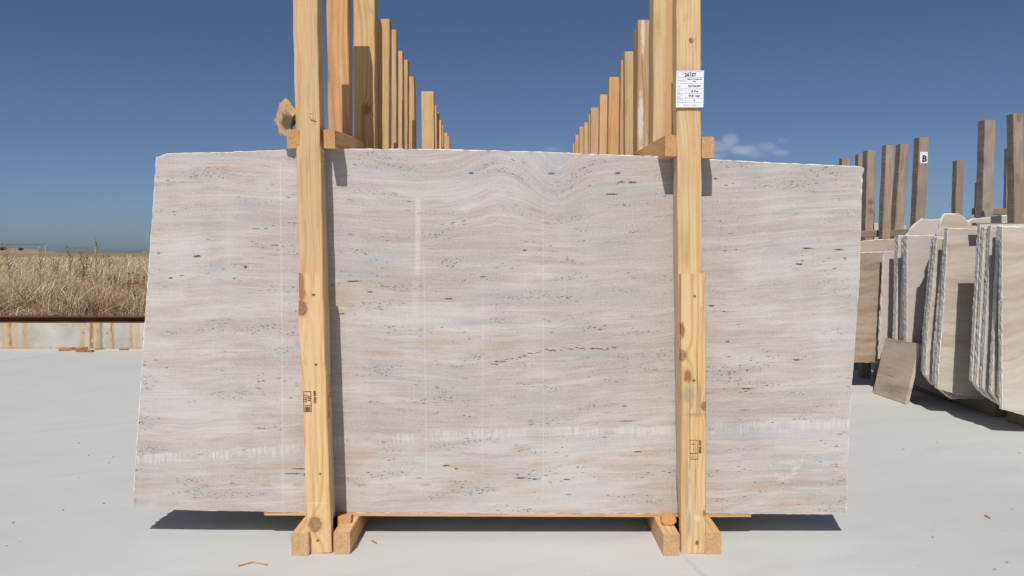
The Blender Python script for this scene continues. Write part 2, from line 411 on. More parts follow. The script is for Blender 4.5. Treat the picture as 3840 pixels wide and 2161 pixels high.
def wood(name, light, dark, knots=(), stains=(), weather=0.0, sawmarks=0.0, freq=1.0, patches=()):
    """pine: growth rings about an axis that runs beside the timber; local z is along the grain"""
    m, t = mat(name)
    inf = t.info()
    off = t.m('MULTIPLY', inf['Random'], 61.0)
    x, y, z = t.sep(t.objco())
    r1 = t.m('SUBTRACT', inf['Random'], .5)
    drift = t.m('MULTIPLY', t.m('SUBTRACT', t.noise(t.comb(0.0, off, z), 1.7, 2), .5), .07)
    drift2 = t.m('MULTIPLY', t.m('SUBTRACT', t.noise(t.comb(3.0, off, z), 1.1, 2), .5), .06)
    wobble = t.m('MULTIPLY', t.m('SUBTRACT', t.noise(t.comb(t.m('MULTIPLY', x, 8), t.m('ADD', off, t.m('MULTIPLY', y, 8)), t.m('MULTIPLY', z, 3)), 1.0, 3), .5), .012)
    kw = None
    kdark = None
    krim = None
    for (kx, kz, kr, kc) in knots:
        l = t.vm('LENGTH', t.comb(t.m('DIVIDE', t.m('SUBTRACT', x, kx), kr), 0.0, t.m('DIVIDE', t.m('SUBTRACT', z, kz), kr * 1.15)))
        g = t.m('MULTIPLY', t.m('EXPONENT', t.m('MULTIPLY', t.m('POWER', t.m('DIVIDE', l, 2.0), 2.0), -1.0)), kr * 1.6)
        kw = g if kw is None else t.m('ADD', kw, g)
        ln = t.m('ADD', l, t.m('MULTIPLY', t.m('SUBTRACT', t.noise(t.comb(x, y, z), 90, 3), .5), .35))
        k = t.m('MULTIPLY', t.ss(ln, .85, 1.05, 1, 0), kc)
        kdark = k if kdark is None else t.m('MAXIMUM', kdark, k)
        rim = t.m('MULTIPLY', t.m('MULTIPLY', t.ss(ln, .80, .98), t.ss(ln, 1.0, 1.5, 1, 0)), .6)
        krim = rim if krim is None else t.m('MAXIMUM', krim, rim)
    xx = t.m('ADD', t.m('ADD', x, .035), t.m('ADD', drift, wobble))
    if kw is not None:
        xx = t.m('ADD', xx, kw)
    yy = t.m('ADD', t.m('ADD', y, t.m('MULTIPLY', r1, .12)), drift2)
    r = t.vm('LENGTH', t.comb(xx, yy, 0.0))
    ring = t.m('SINE', t.m('MULTIPLY', r, 2 * math.pi * 105 * freq))
    ring = t.m('POWER', t.m('ADD', t.m('MULTIPLY', ring, .5), .5), 2.2)
    vary = t.noise(t.comb(t.m('MULTIPLY', r, 60), off, t.m('MULTIPLY', z, .7)), 1.0, 3)
    ring = t.m('MULTIPLY', ring, t.ss(vary, .36, .62, .1, 1.0))
    streak = t.noise(t.comb(t.m('MULTIPLY', x, 90), t.m('ADD', off, t.m('MULTIPLY', y, 90)), t.m('MULTIPLY', z, 5)), 1.0, 5, .65)
    c = t.mix(t.m('MULTIPLY', ring, .66), light, dark)
    c = t.mix(t.ss(streak, .46, .72, 0, .45), c, tuple(q * .70 for q in dark))
    smud = t.noise(t.comb(t.m('MULTIPLY', x, 26), t.m('ADD', off, t.m('MULTIPLY', y, 26)), t.m('MULTIPLY', z, 9)), 1.0, 5, .7)
    c = t.mix(t.ss(smud, .60, .78, 0, .45), c, (.26, .19, .12))
    big = t.noise(t.comb(t.m('MULTIPLY', x, 14), t.m('ADD', off, t.m('MULTIPLY', y, 14)), t.m('MULTIPLY', z, 2.0)), 1.0, 3)
    c = t.mix(t.ss(big, .5, .72, 0, .45), c, (light[0] * .92, light[1] * .74, light[2] * .56))
    c = t.mix(t.ss(big, .46, .26, 0, .3), c, (.70, .56, .36))
    c = t.mix(1.0, c, inf['Color'], 'MULTIPLY')
    # random small knots and nail marks
    vk = t.vor(t.comb(t.m('MULTIPLY', x, 9), t.m('ADD', off, t.m('MULTIPLY', y, 9)), t.m('MULTIPLY', z, 4.2)), 1.0)
    ksel = t.ss(t.sep(vk[1])[1], .16, .14)
    kk = t.m('MULTIPLY', t.ss(vk[0], .10, .20, 1, 0), ksel)
    halo = t.m('MULTIPLY', t.ss(vk[0], .15, .5, 1, 0), ksel)
    c = t.mix(t.m('MULTIPLY', halo, .35), c, (.40, .22, .09))
    c = t.mix(t.m('MULTIPLY', kk, .75), c, (.16, .085, .04))
    if kdark is not None:
        c = t.mix(t.m('MULTIPLY', krim, .55), c, (.42, .24, .09))
        kcol = t.mix(t.ss(t.noise(t.comb(x, y, z), 120, 3), .4, .6), (.22, .12, .06), (.34, .19, .10))
        c = t.mix(kdark, c, kcol)
    wn = t.m('MULTIPLY', t.m('SUBTRACT', t.noise(t.comb(t.m('MULTIPLY', x, 2.0), off, t.m('MULTIPLY', z, .6)), 60, 4, .65), .5), 1.5)
    for (items, colr, amt) in patches:
        c = t.mix(t.m('MULTIPLY', ellipses(t, x, z, items, wn, .45), amt), c, colr)
    if sawmarks:
        nx = t.sep(t.n('ShaderNodeTexCoord').outputs['Normal'])[0]
        side = t.ss(t.m('ABSOLUTE', nx), .6, .9)
        sm = t.noise(t.comb(t.m('MULTIPLY', y, 3), off, t.m('MULTIPLY', z, 60)), 1.0, 3, .6)
        c = t.mix(t.m('MULTIPLY', t.m('MULTIPLY', side, sawmarks), t.ss(sm, .42, .56)), c, (.13, .115, .10))
        c = t.mix(t.m('MULTIPLY', side, sawmarks * .45), c, (.40, .36, .30))
    if weather:
        wz = t.noise(t.comb(t.m('MULTIPLY', x, 30), t.m('ADD', off, t.m('MULTIPLY', y, 30)), t.m('MULTIPLY', z, 2.5)), 1.0, 5, .65)
        c = t.mix(t.ss(wz, .4, .66, weather * .35, weather), c, (.235, .205, .17))
    # end grain is darker and rougher
    nz = t.m('ABSOLUTE', t.sep(t.n('ShaderNodeTexCoord').outputs['Normal'])[2])
    endm = t.ss(nz, .8, .95)
    eg = t.noise(t.comb(x, t.m('ADD', y, off), z), 220, 3, .7)
    c = t.mix(t.m('MULTIPLY', endm, t.ss(eg, .35, .65, .05, .42)), c, tuple(q * .62 for q in dark))
    hgt = t.m('ADD', t.m('MULTIPLY', streak, .8), t.m('MULTIPLY', eg, .5))
    t.finish(c, .72, hgt, .28, .002, .25)
    return m

def simple(name, color, rough=.8, var=.15, scale=20, spec=.25, metal=0.0):
    m, t = mat(name)
    n = t.noise(t.objco(), scale, 4)
    c = t.mix(n, tuple(q * (1 - var) for q in color), tuple(min(1, q * (1 + var)) for q in color))
    t.finish(c, rough, n, .2, .003, spec, metal)
    return m

LIGHT, DARK = (.65, .46, .255), (.46, .27, .115)
M_WOOD = wood('sawn_pine', LIGHT, DARK)
M_WEATH = wood('weathered_pine', (.40, .315, .235), (.23, .165, .11), weather=.85, sawmarks=.85)
M_STONE = travertine_main()
M_RIM = stone_rim()
M_EDGE = stone_edge()
M_CREAM = stone_generic('cream_travertine', (.39, .31, .235), (.50, .44, .365), (.58, .545, .495), (.38, .29, .20), True)
M_BROWN = stone_generic('brown_banded_travertine', (.24, .165, .115), (.36, .275, .205), (.45, .37, .30), (.22, .145, .095), False)
M_PINK = stone_generic('pale_pink_travertine', (.45, .395, .365), (.50, .45, .42), (.54, .50, .475), (.40, .335, .30))
M_TILE = stone_generic('grey_brown_vein_tile', (.33, .265, .21), (.52, .44, .365), (.62, .55, .475), (.28, .215, .165), False)
M_PAPER = simple('paper', (.80, .80, .88), .7, .02, 8)
M_INK = simple('printed_ink', (.035, .03, .06), .6, .1)
M_INKG = simple('grey_ink', (.30, .30, .36), .6, .1)
M_STAMP = simple('burnt_stamp', (.10, .06, .03), .8, .3, 200)
M_STEEL = simple('steel_staple', (.62, .62, .60), .35, .1, 20, .5, .9)

def ground_mat():
    m, t = mat('pale_concrete')
    x, y, z = t.sep(t.objco())
    p = t.comb(x, y, 0.0)
    n1 = t.noise(p, .55, 5, .6)
    c = t.ramp(n1, [(.3, (.475, .480, .482)), (.5, (.520, .520, .513)), (.7, (.550, .542, .528))])
    sw = t.comb(t.m('ADD', t.m('MULTIPLY', x, 1.2), t.m('MULTIPLY', y, 1.6)), t.m('SUBTRACT', t.m('MULTIPLY', y, 7.0), t.m('MULTIPLY', x, 3.6)), 0.0)
    n2 = t.noise(sw, 1.0, 5, .62)
    c = t.mix(t.ss(n2, .48, .74, 0, .34), c, (.420, .425, .428))
    c = t.mix(t.ss(n2, .42, .28, 0, .3), c, (.60, .598, .590))
    n3 = t.noise(p, 34, 5, .7)
    c = t.mix(t.ss(n3, .60, .78, 0, .38), c, (.34, .335, .33))
    n4 = t.noise(p, 300, 2)
    c = t.mix(t.ss(n4, .5, .8, 0, .2), c, (.40, .39, .375))
    dv = t.vor(p, 3.2)
    dsel = t.m('MULTIPLY', t.ss(t.sep(dv[1])[0], .2, .17), t.ss(t.m('ADD', dv[0], t.m('MULTIPLY', n3, .03)), .022, .034, 1, 0))
    c = t.mix(t.m('MULTIPLY', dsel, .5), c, (.22, .2, .18))
    # scuff marks
    scf = t.noise(t.comb(t.m('MULTIPLY', x, 3.0), t.m('MULTIPLY', y, 40.0), 0.0), 1.0, 4, .6)
    c = t.mix(t.m('MULTIPLY', t.ss(scf, .66, .8), t.ss(t.noise(p, 1.3, 2), .5, .65)), c, (.36, .36, .365))
    dust = t.ss(y, 7.6, 8.35)
    c = t.mix(t.m('MULTIPLY', dust, t.ss(t.noise(p, 4, 4), .3, .7, .1, .55)), c, (.56, .47, .35))
    def seg(u0, v0, u1, v1, wd, am, colr, cin):
        a = G(u0, v0); b = G(u1, v1)
        dd = (b - a); L = dd.length; dd /= L
        px = t.m('SUBTRACT', x, a.x); py = t.m('SUBTRACT', y, a.y)
        s = t.m('ADD', t.m('MULTIPLY', px, dd.x), t.m('MULTIPLY', py, dd.y))
        q = t.m('ABSOLUTE', t.m('SUBTRACT', t.m('MULTIPLY', px, dd.y), t.m('MULTIPLY', py, dd.x)))
        q = t.m('ADD', q, t.m('MULTIPLY', t.m('SUBTRACT', n3, .5), wd * .8))
        k = t.m('MULTIPLY', t.ss(q, wd * .5, wd, 1, 0), t.m('MULTIPLY', t.ss(s, -9.0, -8.9), t.ss(s, L - .05, L, 1, 0)))
        return t.mix(t.m('MULTIPLY', k, am), cin, colr)
    c = seg(0, 1355, 255, 1323, .012, .7, (.22, .22, .22), c)
    c = seg(2640, 2161, 2560, 2082, .010, .35, (.36, .36, .36), c)
    h = t.m('ADD', n3, t.m('MULTIPLY', n4, .5))
    t.finish(c, .82, h, .12, .004, .2)
    return m

# ------------------------------------------------------------------ mesh helpers
def link(name, me, m=None, parent=None, loc=None):
    o = bpy.data.objects.new(name, me)
    col.objects.link(o)
    if loc is not None:
        o.location = loc
    if m is not None:
        if not me.materials:
            me.materials.append(m)
    if parent is not None:
        setpar(o, parent)
    return o
def world_loc(o):
    M = Matrix.Translation(o.location)
    return M
def setpar(o, p):
    o.parent = p
    # parents here are empties or meshes; keep the child's world placement
    pm = full_matrix(p)
    o.matrix_parent_inverse = pm.inverted()
def full_matrix(p):
    m = Matrix.LocRotScale(p.location, p.rotation_euler.to_quaternion() if p.rotation_mode != 'QUATERNION' else p.rotation_quaternion, p.scale)
    if p.parent:
        m = full_matrix(p.parent) @ p.matrix_parent_inverse @ m
    return m
def tag(o, label, cat, group=None):
    o['label'] = label
    o['category'] = cat
    if group:
        o['group'] = group
    return o
def empty(name, loc, label, cat, group=None):
    o = bpy.data.objects.new(name, None)
    o.empty_display_size = .1
    col.objects.link(o)
    o.location = loc
    return tag(o, label, cat, group)

def basis(a, b, xdir):
    zc = (b - a).normalized()
    xc = (Vector(xdir) - zc * Vector(xdir).dot(zc)).normalized()
    yc = zc.cross(xc)
    return Matrix((xc, yc, zc)).transposed()

def beam(name, a, b, wd, dp, m=None, color=(1, 1, 1), parent=None, xdir=(1, 0, 0), ch=.003, jit=.0012, seed=0, edge=None, segs=None):
    """sawn timber from a to b (centres of its ends): chamfered section, slightly uneven arrises"""
    a = Vector(a); b = Vector(b)
    L = (b - a).length
    rng = random.Random(seed * 7919 + 13)
    n = segs or max(3, min(28, int(L / .07)))
    hw, hd = wd / 2, dp / 2
    bow = rng.uniform(-.003, .003) * L
    vs = []; fs = []
    for i in range(n + 1):
        f = i / n
        bx = bow * 4 * f * (1 - f)
        sec = [(-hw + ch, -hd), (hw - ch, -hd), (hw, -hd + ch), (hw, hd - ch), (hw - ch, hd), (-hw + ch, hd), (-hw, hd - ch), (-hw, -hd + ch)]
        if 0 < i < n:
            j = [(rng.uniform(-jit, jit), rng.uniform(-jit, jit)) for _ in sec]
        else:
            j = [(0, 0)] * 8
        for (q, (jx, jy)), k in zip(zip(sec, j), range(8)):
            ex, ey = (edge(k, f) if edge else (0, 0))
            tl = rng.uniform(-.0012, .0012) if i in (0, n) else 0
            vs.append((q[0] + jx + bx + ex, q[1] + jy + ey, L * f + tl))
    for i in range(n):
        for k in range(8):
            k2 = (k + 1) % 8
            fs.append((i * 8 + k, i * 8 + k2, (i + 1) * 8 + k2, (i + 1) * 8 + k))
    fs.append(tuple(range(7, -1, -1)))
    fs.append(tuple(n * 8 + k for k in range(8)))
    me = bpy.data.meshes.new(name)
    me.from_pydata(vs, [], fs)
    o = link(name, me, m or M_WOOD)
    R = basis(a, b, xdir).to_4x4()
    o.location = a
    o.rotation_euler = R.to_euler()
    o.color = tuple(color) + (1,)
    if parent is not None:
        setpar(o, parent)
    return o

def slab_mesh(name, pts, thick, mface, medge, mrim=None, step=.03, rough=.004, rrough=None, seed=0, org=None, chip=.004, back=True):
    """stone slab: outline pts (x,z) clockwise seen from the front, facing -Y, thickness along +Y, uneven arrises.
    rrough(x,z) may scale the edge roughness"""
    rng = random.Random(seed * 131 + 7)
    out = []
    for (p, q) in zip(pts, pts[1:] + pts[:1]):
        L = math.hypot(q[0] - p[0], q[1] - p[1])
        k = max(1, int(L / step))
        for i in range(k):
            f = i / k
            out.append((p[0] + (q[0] - p[0]) * f, p[1] + (q[1] - p[1]) * f))
    n = len(out)
    nor = []
    for i in range(n):
        p, q = out[i - 1], out[(i + 1) % n]
        tx, tz = q[0] - p[0], q[1] - p[1]
        l = math.hypot(tx, tz) or 1
        nor.append((-tz / l, tx / l))
    ox, oz = org if org else (0, 0)
    rings = []
    ys = [0, chip * .5, thick * .33, thick * .66, thick - chip * .5, thick]
    ins = [chip, 0, 0, 0, 0, chip]
    vs = []
    for ri, (yy, ii) in enumerate(zip(ys, ins)):
        for i, (x, z) in enumerate(out):
            s = rough * (rrough(x, z) if rrough else 1.0)
            d = mnoise.noise((x * 38 + seed, z * 38, ri * .8)) * s * 1.3 + rng.uniform(-s, s) * .55
            vs.append((x + nor[i][0] * (d - ii) - ox, yy + (rng.uniform(-1, 1) * s * .12 if 0 < ri < 5 else 0), z + nor[i][1] * (d - ii) - oz))
    fs = [tuple(range(n - 1, -1, -1))]
    mi = [0]
    for ri in range(5):
        for i in range(n):
            j = (i + 1) % n
            fs.append((ri * n + i, ri * n + j, (ri + 1) * n + j, (ri + 1) * n + i))
            mi.append(2 if (mrim and ri == 0) else 1)
    fs.append(tuple(5 * n + i for i in range(n)))
    mi.append(0)
    me = bpy.data.meshes.new(name)
    me.from_pydata(vs, [], fs)
    me.materials.append(mface); me.materials.append(medge)
    if mrim:
        me.materials.append(mrim)
    me.polygons.foreach_set('material_index', mi)
    # make normals consistent
    bm = bmesh.new(); bm.from_mesh(me)
    bmesh.ops.recalc_face_normals(bm, faces=bm.faces)
    bm.to_mesh(me); bm.free()
    return me

def text_mesh(body, size, bold=0.0, align='LEFT'):
    cu = bpy.data.curves.new('lettering', 'FONT')
    cu.body = body; cu.size = size; cu.offset = bold
    cu.align_x = align; cu.extrude = .00015
    cu.resolution_u = 2
    o = bpy.data.objects.new('tmp', cu)
    col.objects.link(o)
    bpy.context.view_layer.update()
    dg = bpy.context.evaluated_depsgraph_get()
    me = bpy.data.meshes.new_from_object(o.evaluated_get(dg))
    bpy.data.objects.remove(o)
    bpy.data.curves.remove(cu)
    return me

def boxmesh(name, boxes):
    bm = bmesh.new()
    for (x0, x1, y0, y1, z0, z1) in boxes:
        v = [bm.verts.new(p) for p in [(x0, y0, z0), (x1, y0, z0), (x1, y1, z0), (x0, y1, z0), (x0, y0, z1), (x1, y0, z1), (x1, y1, z1), (x0, y1, z1)]]
        for f in ((0, 3, 2, 1), (4, 5, 6, 7), (0, 1, 5, 4), (1, 2, 6, 5), (2, 3, 7, 6), (3, 0, 4, 7)):
            bm.faces.new([v[i] for i in f])
    me = bpy.data.meshes.new(name)
    bm.to_mesh(me); bm.free()
    return me

def tube(bm, pts, r0, r1, sides=4):
    pts = [Vector(p) for p in pts]
    prev = None
    n = len(pts)
    for i, p in enumerate(pts):
        d = (pts[min(i + 1, n - 1)] - pts[max(i - 1, 0)]).normalized()
        a = d.orthogonal().normalized(); b = d.cross(a)
        r = r0 + (r1 - r0) * i / (n - 1)
        ring = [bm.verts.new(p + (a * math.cos(2 * math.pi * k / sides) + b * math.sin(2 * math.pi * k / sides)) * r) for k in range(sides)]
        if prev:
            for k in range(sides):
                bm.faces.new((prev[k], prev[(k + 1) % sides], ring[(k + 1) % sides], ring[k]))
        else:
            bm.faces.new(ring[::-1])
        prev = ring
    bm.faces.new(prev)

random.seed(4)
# ------------------------------------------------------------------ setting: yard, wall, field, hill
WALL_Y = 8.45
def sheet(name, x0, x1, y0, y1, z, m, nx=1, ny=1, zf=None):
    vs = []; fs = []
    for j in range(ny + 1):
        for i in range(nx + 1):
            x = x0 + (x1 - x0) * i / nx; y = y0 + (y1 - y0) * j / ny
            vs.append((x, y, zf(x, y) if zf else z))
    for j in range(ny):
        for i in range(nx):
            a = j * (nx + 1) + i
            fs.append((a, a + 1, a + nx + 2, a + nx + 1))
    me = bpy.data.meshes.new(name); me.from_pydata(vs, [], fs)
    o = link(name, me, m)
    o['kind'] = 'structure'
    return o
sheet('concrete_yard', -30, 30, -25, WALL_Y + .1, 0.0, ground_mat())

def field_mat():
    m, t = mat('dry_field')
    x, y, z = t.sep(t.objco())
    n = t.noise(t.comb(x, y, 0.0), .35, 6, .7)
    c = t.ramp(n, [(.3, (.19, .125, .07)), (.5, (.29, .215, .115)), (.7, (.36, .29, .17))])
    n2 = t.noise(t.comb(x, t.m('MULTIPLY', y, .3), 0.0), 6, 4)
    c = t.mix(t.ss(n2, .45, .7, 0, .5), c, (.22, .15, .09))
    t.finish(c, .95, n2, .5, .05, .1)
    return m
M_FIELD = field_mat()
FZ = 0.27
sheet('field', -4000, 4000, WALL_Y + .32, 6000, FZ, M_FIELD)
# ground under and behind everything
sheet('ground', -4000, 4000, -4000, WALL_Y + .32, -.06, M_FIELD)

# far hill on the left
def hill():
    prof = [(-1600, 0), (-1150, 5), (-500, 9), (-160, 12), (60, 13.5), (130, 11), (190, 6), (235, 1.5), (290, 0)]
    vs = []; fs = []
    rows = [(1500, 0), (1600, .45), (1720, .85), (1850, 1.0), (2100, .6), (2600, 0)]
    nx = 120
    for (yy, f) in rows:
        for i in range(nx + 1):
            x = -1600 + 1890 * i / nx
            h = 0
            for (p, q) in zip(prof, prof[1:]):
                if p[0] <= x <= q[0]:
                    k = (x - p[0]) / (q[0] - p[0]); k = k * k * (3 - 2 * k)
                    h = p[1] + (q[1] - p[1]) * k
            vs.append(((x - CX) / F * yy, yy, FZ - .3 + h * f + mnoise.noise((x * .02, yy * .01, 0)) * .6 * f * min(1, h / 5)))
    for j in range(len(rows) - 1):
        for i in range(nx):
            a = j * (nx + 1) + i
            fs.append((a, a + 1, a + nx + 2, a + nx + 1))
    me = bpy.data.meshes.new('hill'); me.from_pydata(vs, [], fs)
    for p in me.polygons: p.use_smooth = True
    m, t = mat('far_hill_straw')
    n = t.noise(t.objco(), .02, 5)
    t.finish(t.ramp(n, [(.35, (.24, .19, .14)), (.65, (.33, .27, .20))]), .95)
    o = link('hill', me, m); o['kind'] = 'structure'
hill()

# low concrete wall with rust runs
def zoom5(x):
    return P(x * .3724, 1260, WALL_Y).x
def wall_mat():
    m, t = mat('stained_concrete')
    x, y, z = t.sep(t.objco())
    n = t.noise(t.objco(), 3.0, 5, .6)
    c = t.ramp(n, [(.3, (.35, .345, .315)), (.5, (.46, .45, .41)), (.7, (.54, .525, .48))])
    n2 = t.noise(t.objco(), 26, 4, .6)
    c = t.mix(t.ss(n2, .55, .75, 0, .4), c, (.36, .355, .34))
    pit = t.vor(t.objco(), 16)
    c = t.mix(t.m('MULTIPLY', t.ss(pit[0], .1, .22, 1, 0), t.ss(t.sep(pit[1])[0], .12, .1)), c, (.13, .13, .13))
    wx = t.m('MULTIPLY', t.m('SUBTRACT', t.noise(t.comb(t.m('MULTIPLY', x, 3), 0.0, t.m('MULTIPLY', z, 9)), 1.0, 4), .5), .035)
    xs = t.m('ADD', x, wx)
    fibre = t.noise(t.comb(t.m('MULTIPLY', x, 40), 0, t.m('MULTIPLY', z, 3)), 1.0, 4, .6)
    runs = [(40, 28, .5), (97, 26, .95), (165, 26, .45), (252, 24, .7), (825, 30, .5), (922, 22, 1.15), (985, 20, .8), (1132, 17, .95), (1322, 18, .75),
            (1385, 22, .6), (-140, 30, .7), (-330, 22, .9), (-520, 40, .5), (-800, 25, .9), (1560, 26, .8), (1800, 20, .9), (2100, 30, .6)]
    rust = None; strong = None
    for (q, wd, am) in runs:
        cx = zoom5(q); ww = abs(zoom5(q + wd) - cx) * 1.35
        k = t.m('MULTIPLY', t.m('EXPONENT', t.m('MULTIPLY', t.m('POWER', t.m('DIVIDE', t.m('SUBTRACT', xs, cx), ww), 2.0), -1.0)), am)
        rust = k if rust is None else t.m('MAXIMUM', rust, k)
    rust = t.m('MULTIPLY', rust, t.m('MULTIPLY', t.ss(fibre, .25, .6, .4, 1.1), t.ss(t.noise(t.comb(t.m('MULTIPLY', x, 9), 5.0, t.m('MULTIPLY', z, 7)), 1.0, 3), .3, .6, .55, 1.05)))
    c = t.mix(t.ss(rust, .10, .55, 0, .75), c, (.48, .35, .17))
    c = t.mix(t.ss(rust, .55, 1.0, 0, .95), c, (.33, .155, .035))
    j = t.ss(t.m('ABSOLUTE', t.m('SUBTRACT', xs, zoom5(1018))), .010, .024, 1, 0)
    c = t.mix(t.m('MULTIPLY', j, .6), c, (.16, .14, .11))
    foot = t.m('MULTIPLY', t.ss(z, .0, .035, 1, 0), t.ss(n2, .3, .6, .2, .8))
    c = t.mix(foot, c, (.36, .27, .16))
    t.finish(c, .85, n2, .3, .01, .2)
    return m
M_WALL = wall_mat()
me = boxmesh('wall', [(-24, 24, 0, .30, -.05, .276)])
o = link('low_wall', me, M_WALL, loc=(0, WALL_Y, 0))
tag(o, 'low pale concrete wall with rust runs below the dry field', 'wall')
def rust_mat():
    m, t = mat('rusty_steel')
    x, y, z = t.sep(t.objco())
    n = t.noise(t.comb(t.m('MULTIPLY', x, .8), y, t.m('MULTIPLY', z, 6)), 6, 5, .65)
    c = t.ramp(n, [(.3, (.075, .032, .018)), (.5, (.14, .058, .026)), (.7, (.22, .10, .045))])
    t.finish(c, .7, n, .3, .004, .35)
    return m
M_RUST = rust_mat()
# I-section rail: two flanges and a web
me = boxmesh('rail', [(-23, 23, .02, .16, .277, .287), (-23, 23, .085, .095, .287, .337), (-23, 23, .02, .16, .337, .345)])
o = link('steel_rail', me, M_RUST, loc=(0, WALL_Y, 0))
tag(o, 'long rusty steel rail lying along the top of the concrete wall', 'rail')

# ------------------------------------------------------------------ the big slab and its bundle
OUT = [(585, 591), (625, 576), (660, 574), (837, 571), (1098, 561), (1281, 558), (1573, 559), (1795, 563), (2040, 570), (2248, 579), (2489, 587),
       (2672, 598), (2898, 610), (3150, 621), (3207, 623), (3241, 630), (3240, 640), (3233, 662), (3230, 801), (3224, 1043), (3209, 1255), (3188, 1548), (3176, 1836), (3173, 1929),
       (3136, 1930), (2644, 1927), (1900, 1926), (1275, 1923), (1145, 1923), (952, 1919), (679, 1914), (496, 1904), (517, 1588), (540, 1240), (560, 960), (572, 781)]
opts = [S(u, v) for (u, v) in OUT]
def rr(x, z):
    if z > 1.2 and x > 1.19: return 2.2
    if z > 1.2 and abs(x) < 1.15: return 1.1
    return .8
me = slab_mesh('travertine_panel', opts, .020, M_STONE, M_RIM, M_RIM, step=.012, rough=.0014, rrough=rr, seed=3, chip=.0018)
big = link('travertine_panel', me, loc=(0, DS, 0))
tag(big, 'large pinkish grey veined travertine slab standing upright between pine posts', 'slab', None)
# the rest of the fifteen-piece bundle, packed behind it
rng = random.Random(8)
for i in range(14):
    dxx = rng.uniform(-.012, .012)
    pts = []
    for (x, z) in opts:
        pts.append((x * .995 + dxx, .095 + (z - .095) * .985 if z > .5 else max(z, .097)))
    if i < 2 or True:
        if i == 0:
            bme = slab_mesh('travertine_panel', pts, .0185, M_PINK, M_RIM, None, step=.06, rough=.002, seed=20)
        o = link('travertine_panel', bme, loc=(dxx, DS + .0212 + i * .0200, 0))
        tag(o, 'travertine slab packed in the bundle behind the big front slab', 'slab', 'slabs of the front bundle')

# ------------------------------------------------------------------ timber frames that hold the bundle
def front_post_pts(u_top, u_mid, Yt, Yb):
    a = P(u_mid, 2081, Yb); b = P(u_top, 0, Yt)
    a.z = .002
    dirv = (b - a); b2 = a + dirv * ((2.12 - a.z) / dirv.z)
    return a, b2
WL = .080
# --- left frame
fl = empty('slab_rack', (-.70, 2.95, 0), 'pine timber rack round the slab, with a broken offcut hanging beside its post', 'slab rack', 'racks of the front bundle')
Yp = 2.66
kn = lambda pts: [(x, z, r, c) for (x, z, r, c) in pts]
M_LPOST = wood('pine_long_post_a', (.605, .425, .228), (.46, .275, .12), freq=1.2)
# long post: rear layer; front face at Y about 2.70 at the foot, touching the slab near its top
pa = P(1205, 2070, 2.737); pa.z = .09
pt = P(1155, 10, 2.757); pd = (pt - pa); pb = pa + pd * ((2.12 - pa.z) / pd.z)
Lpost = beam('post', pa, pb, .083, .074, M_LPOST, parent=fl, seed=1)
# short plank nailed on its front
ta = P(1204, 2081, 2.680); ta.z = .0015
tb = P(1170, 1023, 2.693)
Lsh = (tb - ta).length
def Lpx(du, dv, Y=2.66):       # offsets on the plank in metres
    return du / F * Y
knotsL = [(-.037, Lsh - .118, .024, .9), (.0 - .012, .098, .024, .85)]
patL = [([(-.034, Lsh - .03, .012, .05), (-.032, Lsh - .07, .016, .02)], (.33, .13, .05), .85),
        ([(-.045, .50, .006, .10), (-.043, .42, .007, .07)], (.36, .17, .09), .8),
        ([(.008, Lsh - .075, .006, .004), (.009, Lsh - .31, .005, .004), (-.005, .018 + .025, .005, .004), (.01, .27, .004, .004)], (.07, .045, .025), .85),
        ([(.0, .172, .034, .0016), (.012, .168, .02, .0012)], (.70, .64, .52), .5)]
M_LSH = wood('pine_splice_plank_a', (.70, .495, .25), (.49, .28, .10), knots=knotsL, patches=patL, freq=.75)
def waneL(k, f):
    if k in (0, 7, 6, 5):      # left arris
        s = -.006 * math.exp(-((f - .80) / .09) ** 2) + .010 * math.exp(-((f - .55) / .12) ** 2) * (1 if k in (0, 7) else .2)
        return (s, 0)
    return (0, 0)
Lsp = beam('splice_plank', ta, tb, .081, .040, M_LSH, parent=fl, seed=2, edge=waneL, jit=.0008)
# sleepers, two side by side under the bundle
def sleeper(u0, u1, v0, v1, Y0, Y1, parent, seed, color=(1, 1, 1), hgt=.0765):
    a = P((u0 + u1) / 2, v1, Y0); top = P((u0 + u1) / 2, v0, Y0)
    wd = (u1 - u0) / F * Y0 * 1.012
    return beam('sleeper', (a.x, Y0, hgt / 2 + .001), (a.x + .002, Y1, hgt / 2 + .001), wd, hgt, None, color, parent, (1, 0, 0), seed=seed, jit=.0006)
sleeper(1093, 1158, 1997, 2087, 2.640, 3.31, fl, 3, (.98, .97, .93))
sleeper(1251, 1313, 1997, 2082, 2.652, 3.33, fl, 4, (1.0, .93, .84))
# cross beams above the slab clamp the front post to the rear post
def cross(u0, u1, v0, v1, Y0, Y1, parent, seed, color, skew=0.0, rise=0.002):
    a = P((u0 + u1) / 2, (v0 + v1) / 2, Y0)
    wd = (u1 - u0) / F * Y0; hg = (v1 - v0) / F * Y0
    return beam('cross_beam', (a.x, Y0, a.z), (a.x + skew, Y1, a.z + rise), wd, hg, None, color, parent, (1, 0, 0), seed=seed, jit=.0006)
cross(1076, 1121, 486, 556, 2.712, 3.24, fl, 5, (1.0, .76, .58), 0, .030)
cross(1214, 1256, 487, 557, 2.712, 3.235, fl, 6, (1.0, .86, .72), 0, .034)
# rear post of the bundle, orange
ra = P(1300, 560, 3.185); ra.z = .0; ra.x = -.667
rear = P(1267, 8, 3.20)
rd = rear - P(1270, 500, 3.20)
rb = Vector((-.684, 3.195, 2.125))
Rp = beam('post', (-.676, 3.190, .001), rb, .083, .074, wood('orange_pine', (.60, .35, .17), (.44, .20, .075), freq=.6), (1, 1, 1), fl, seed=7)
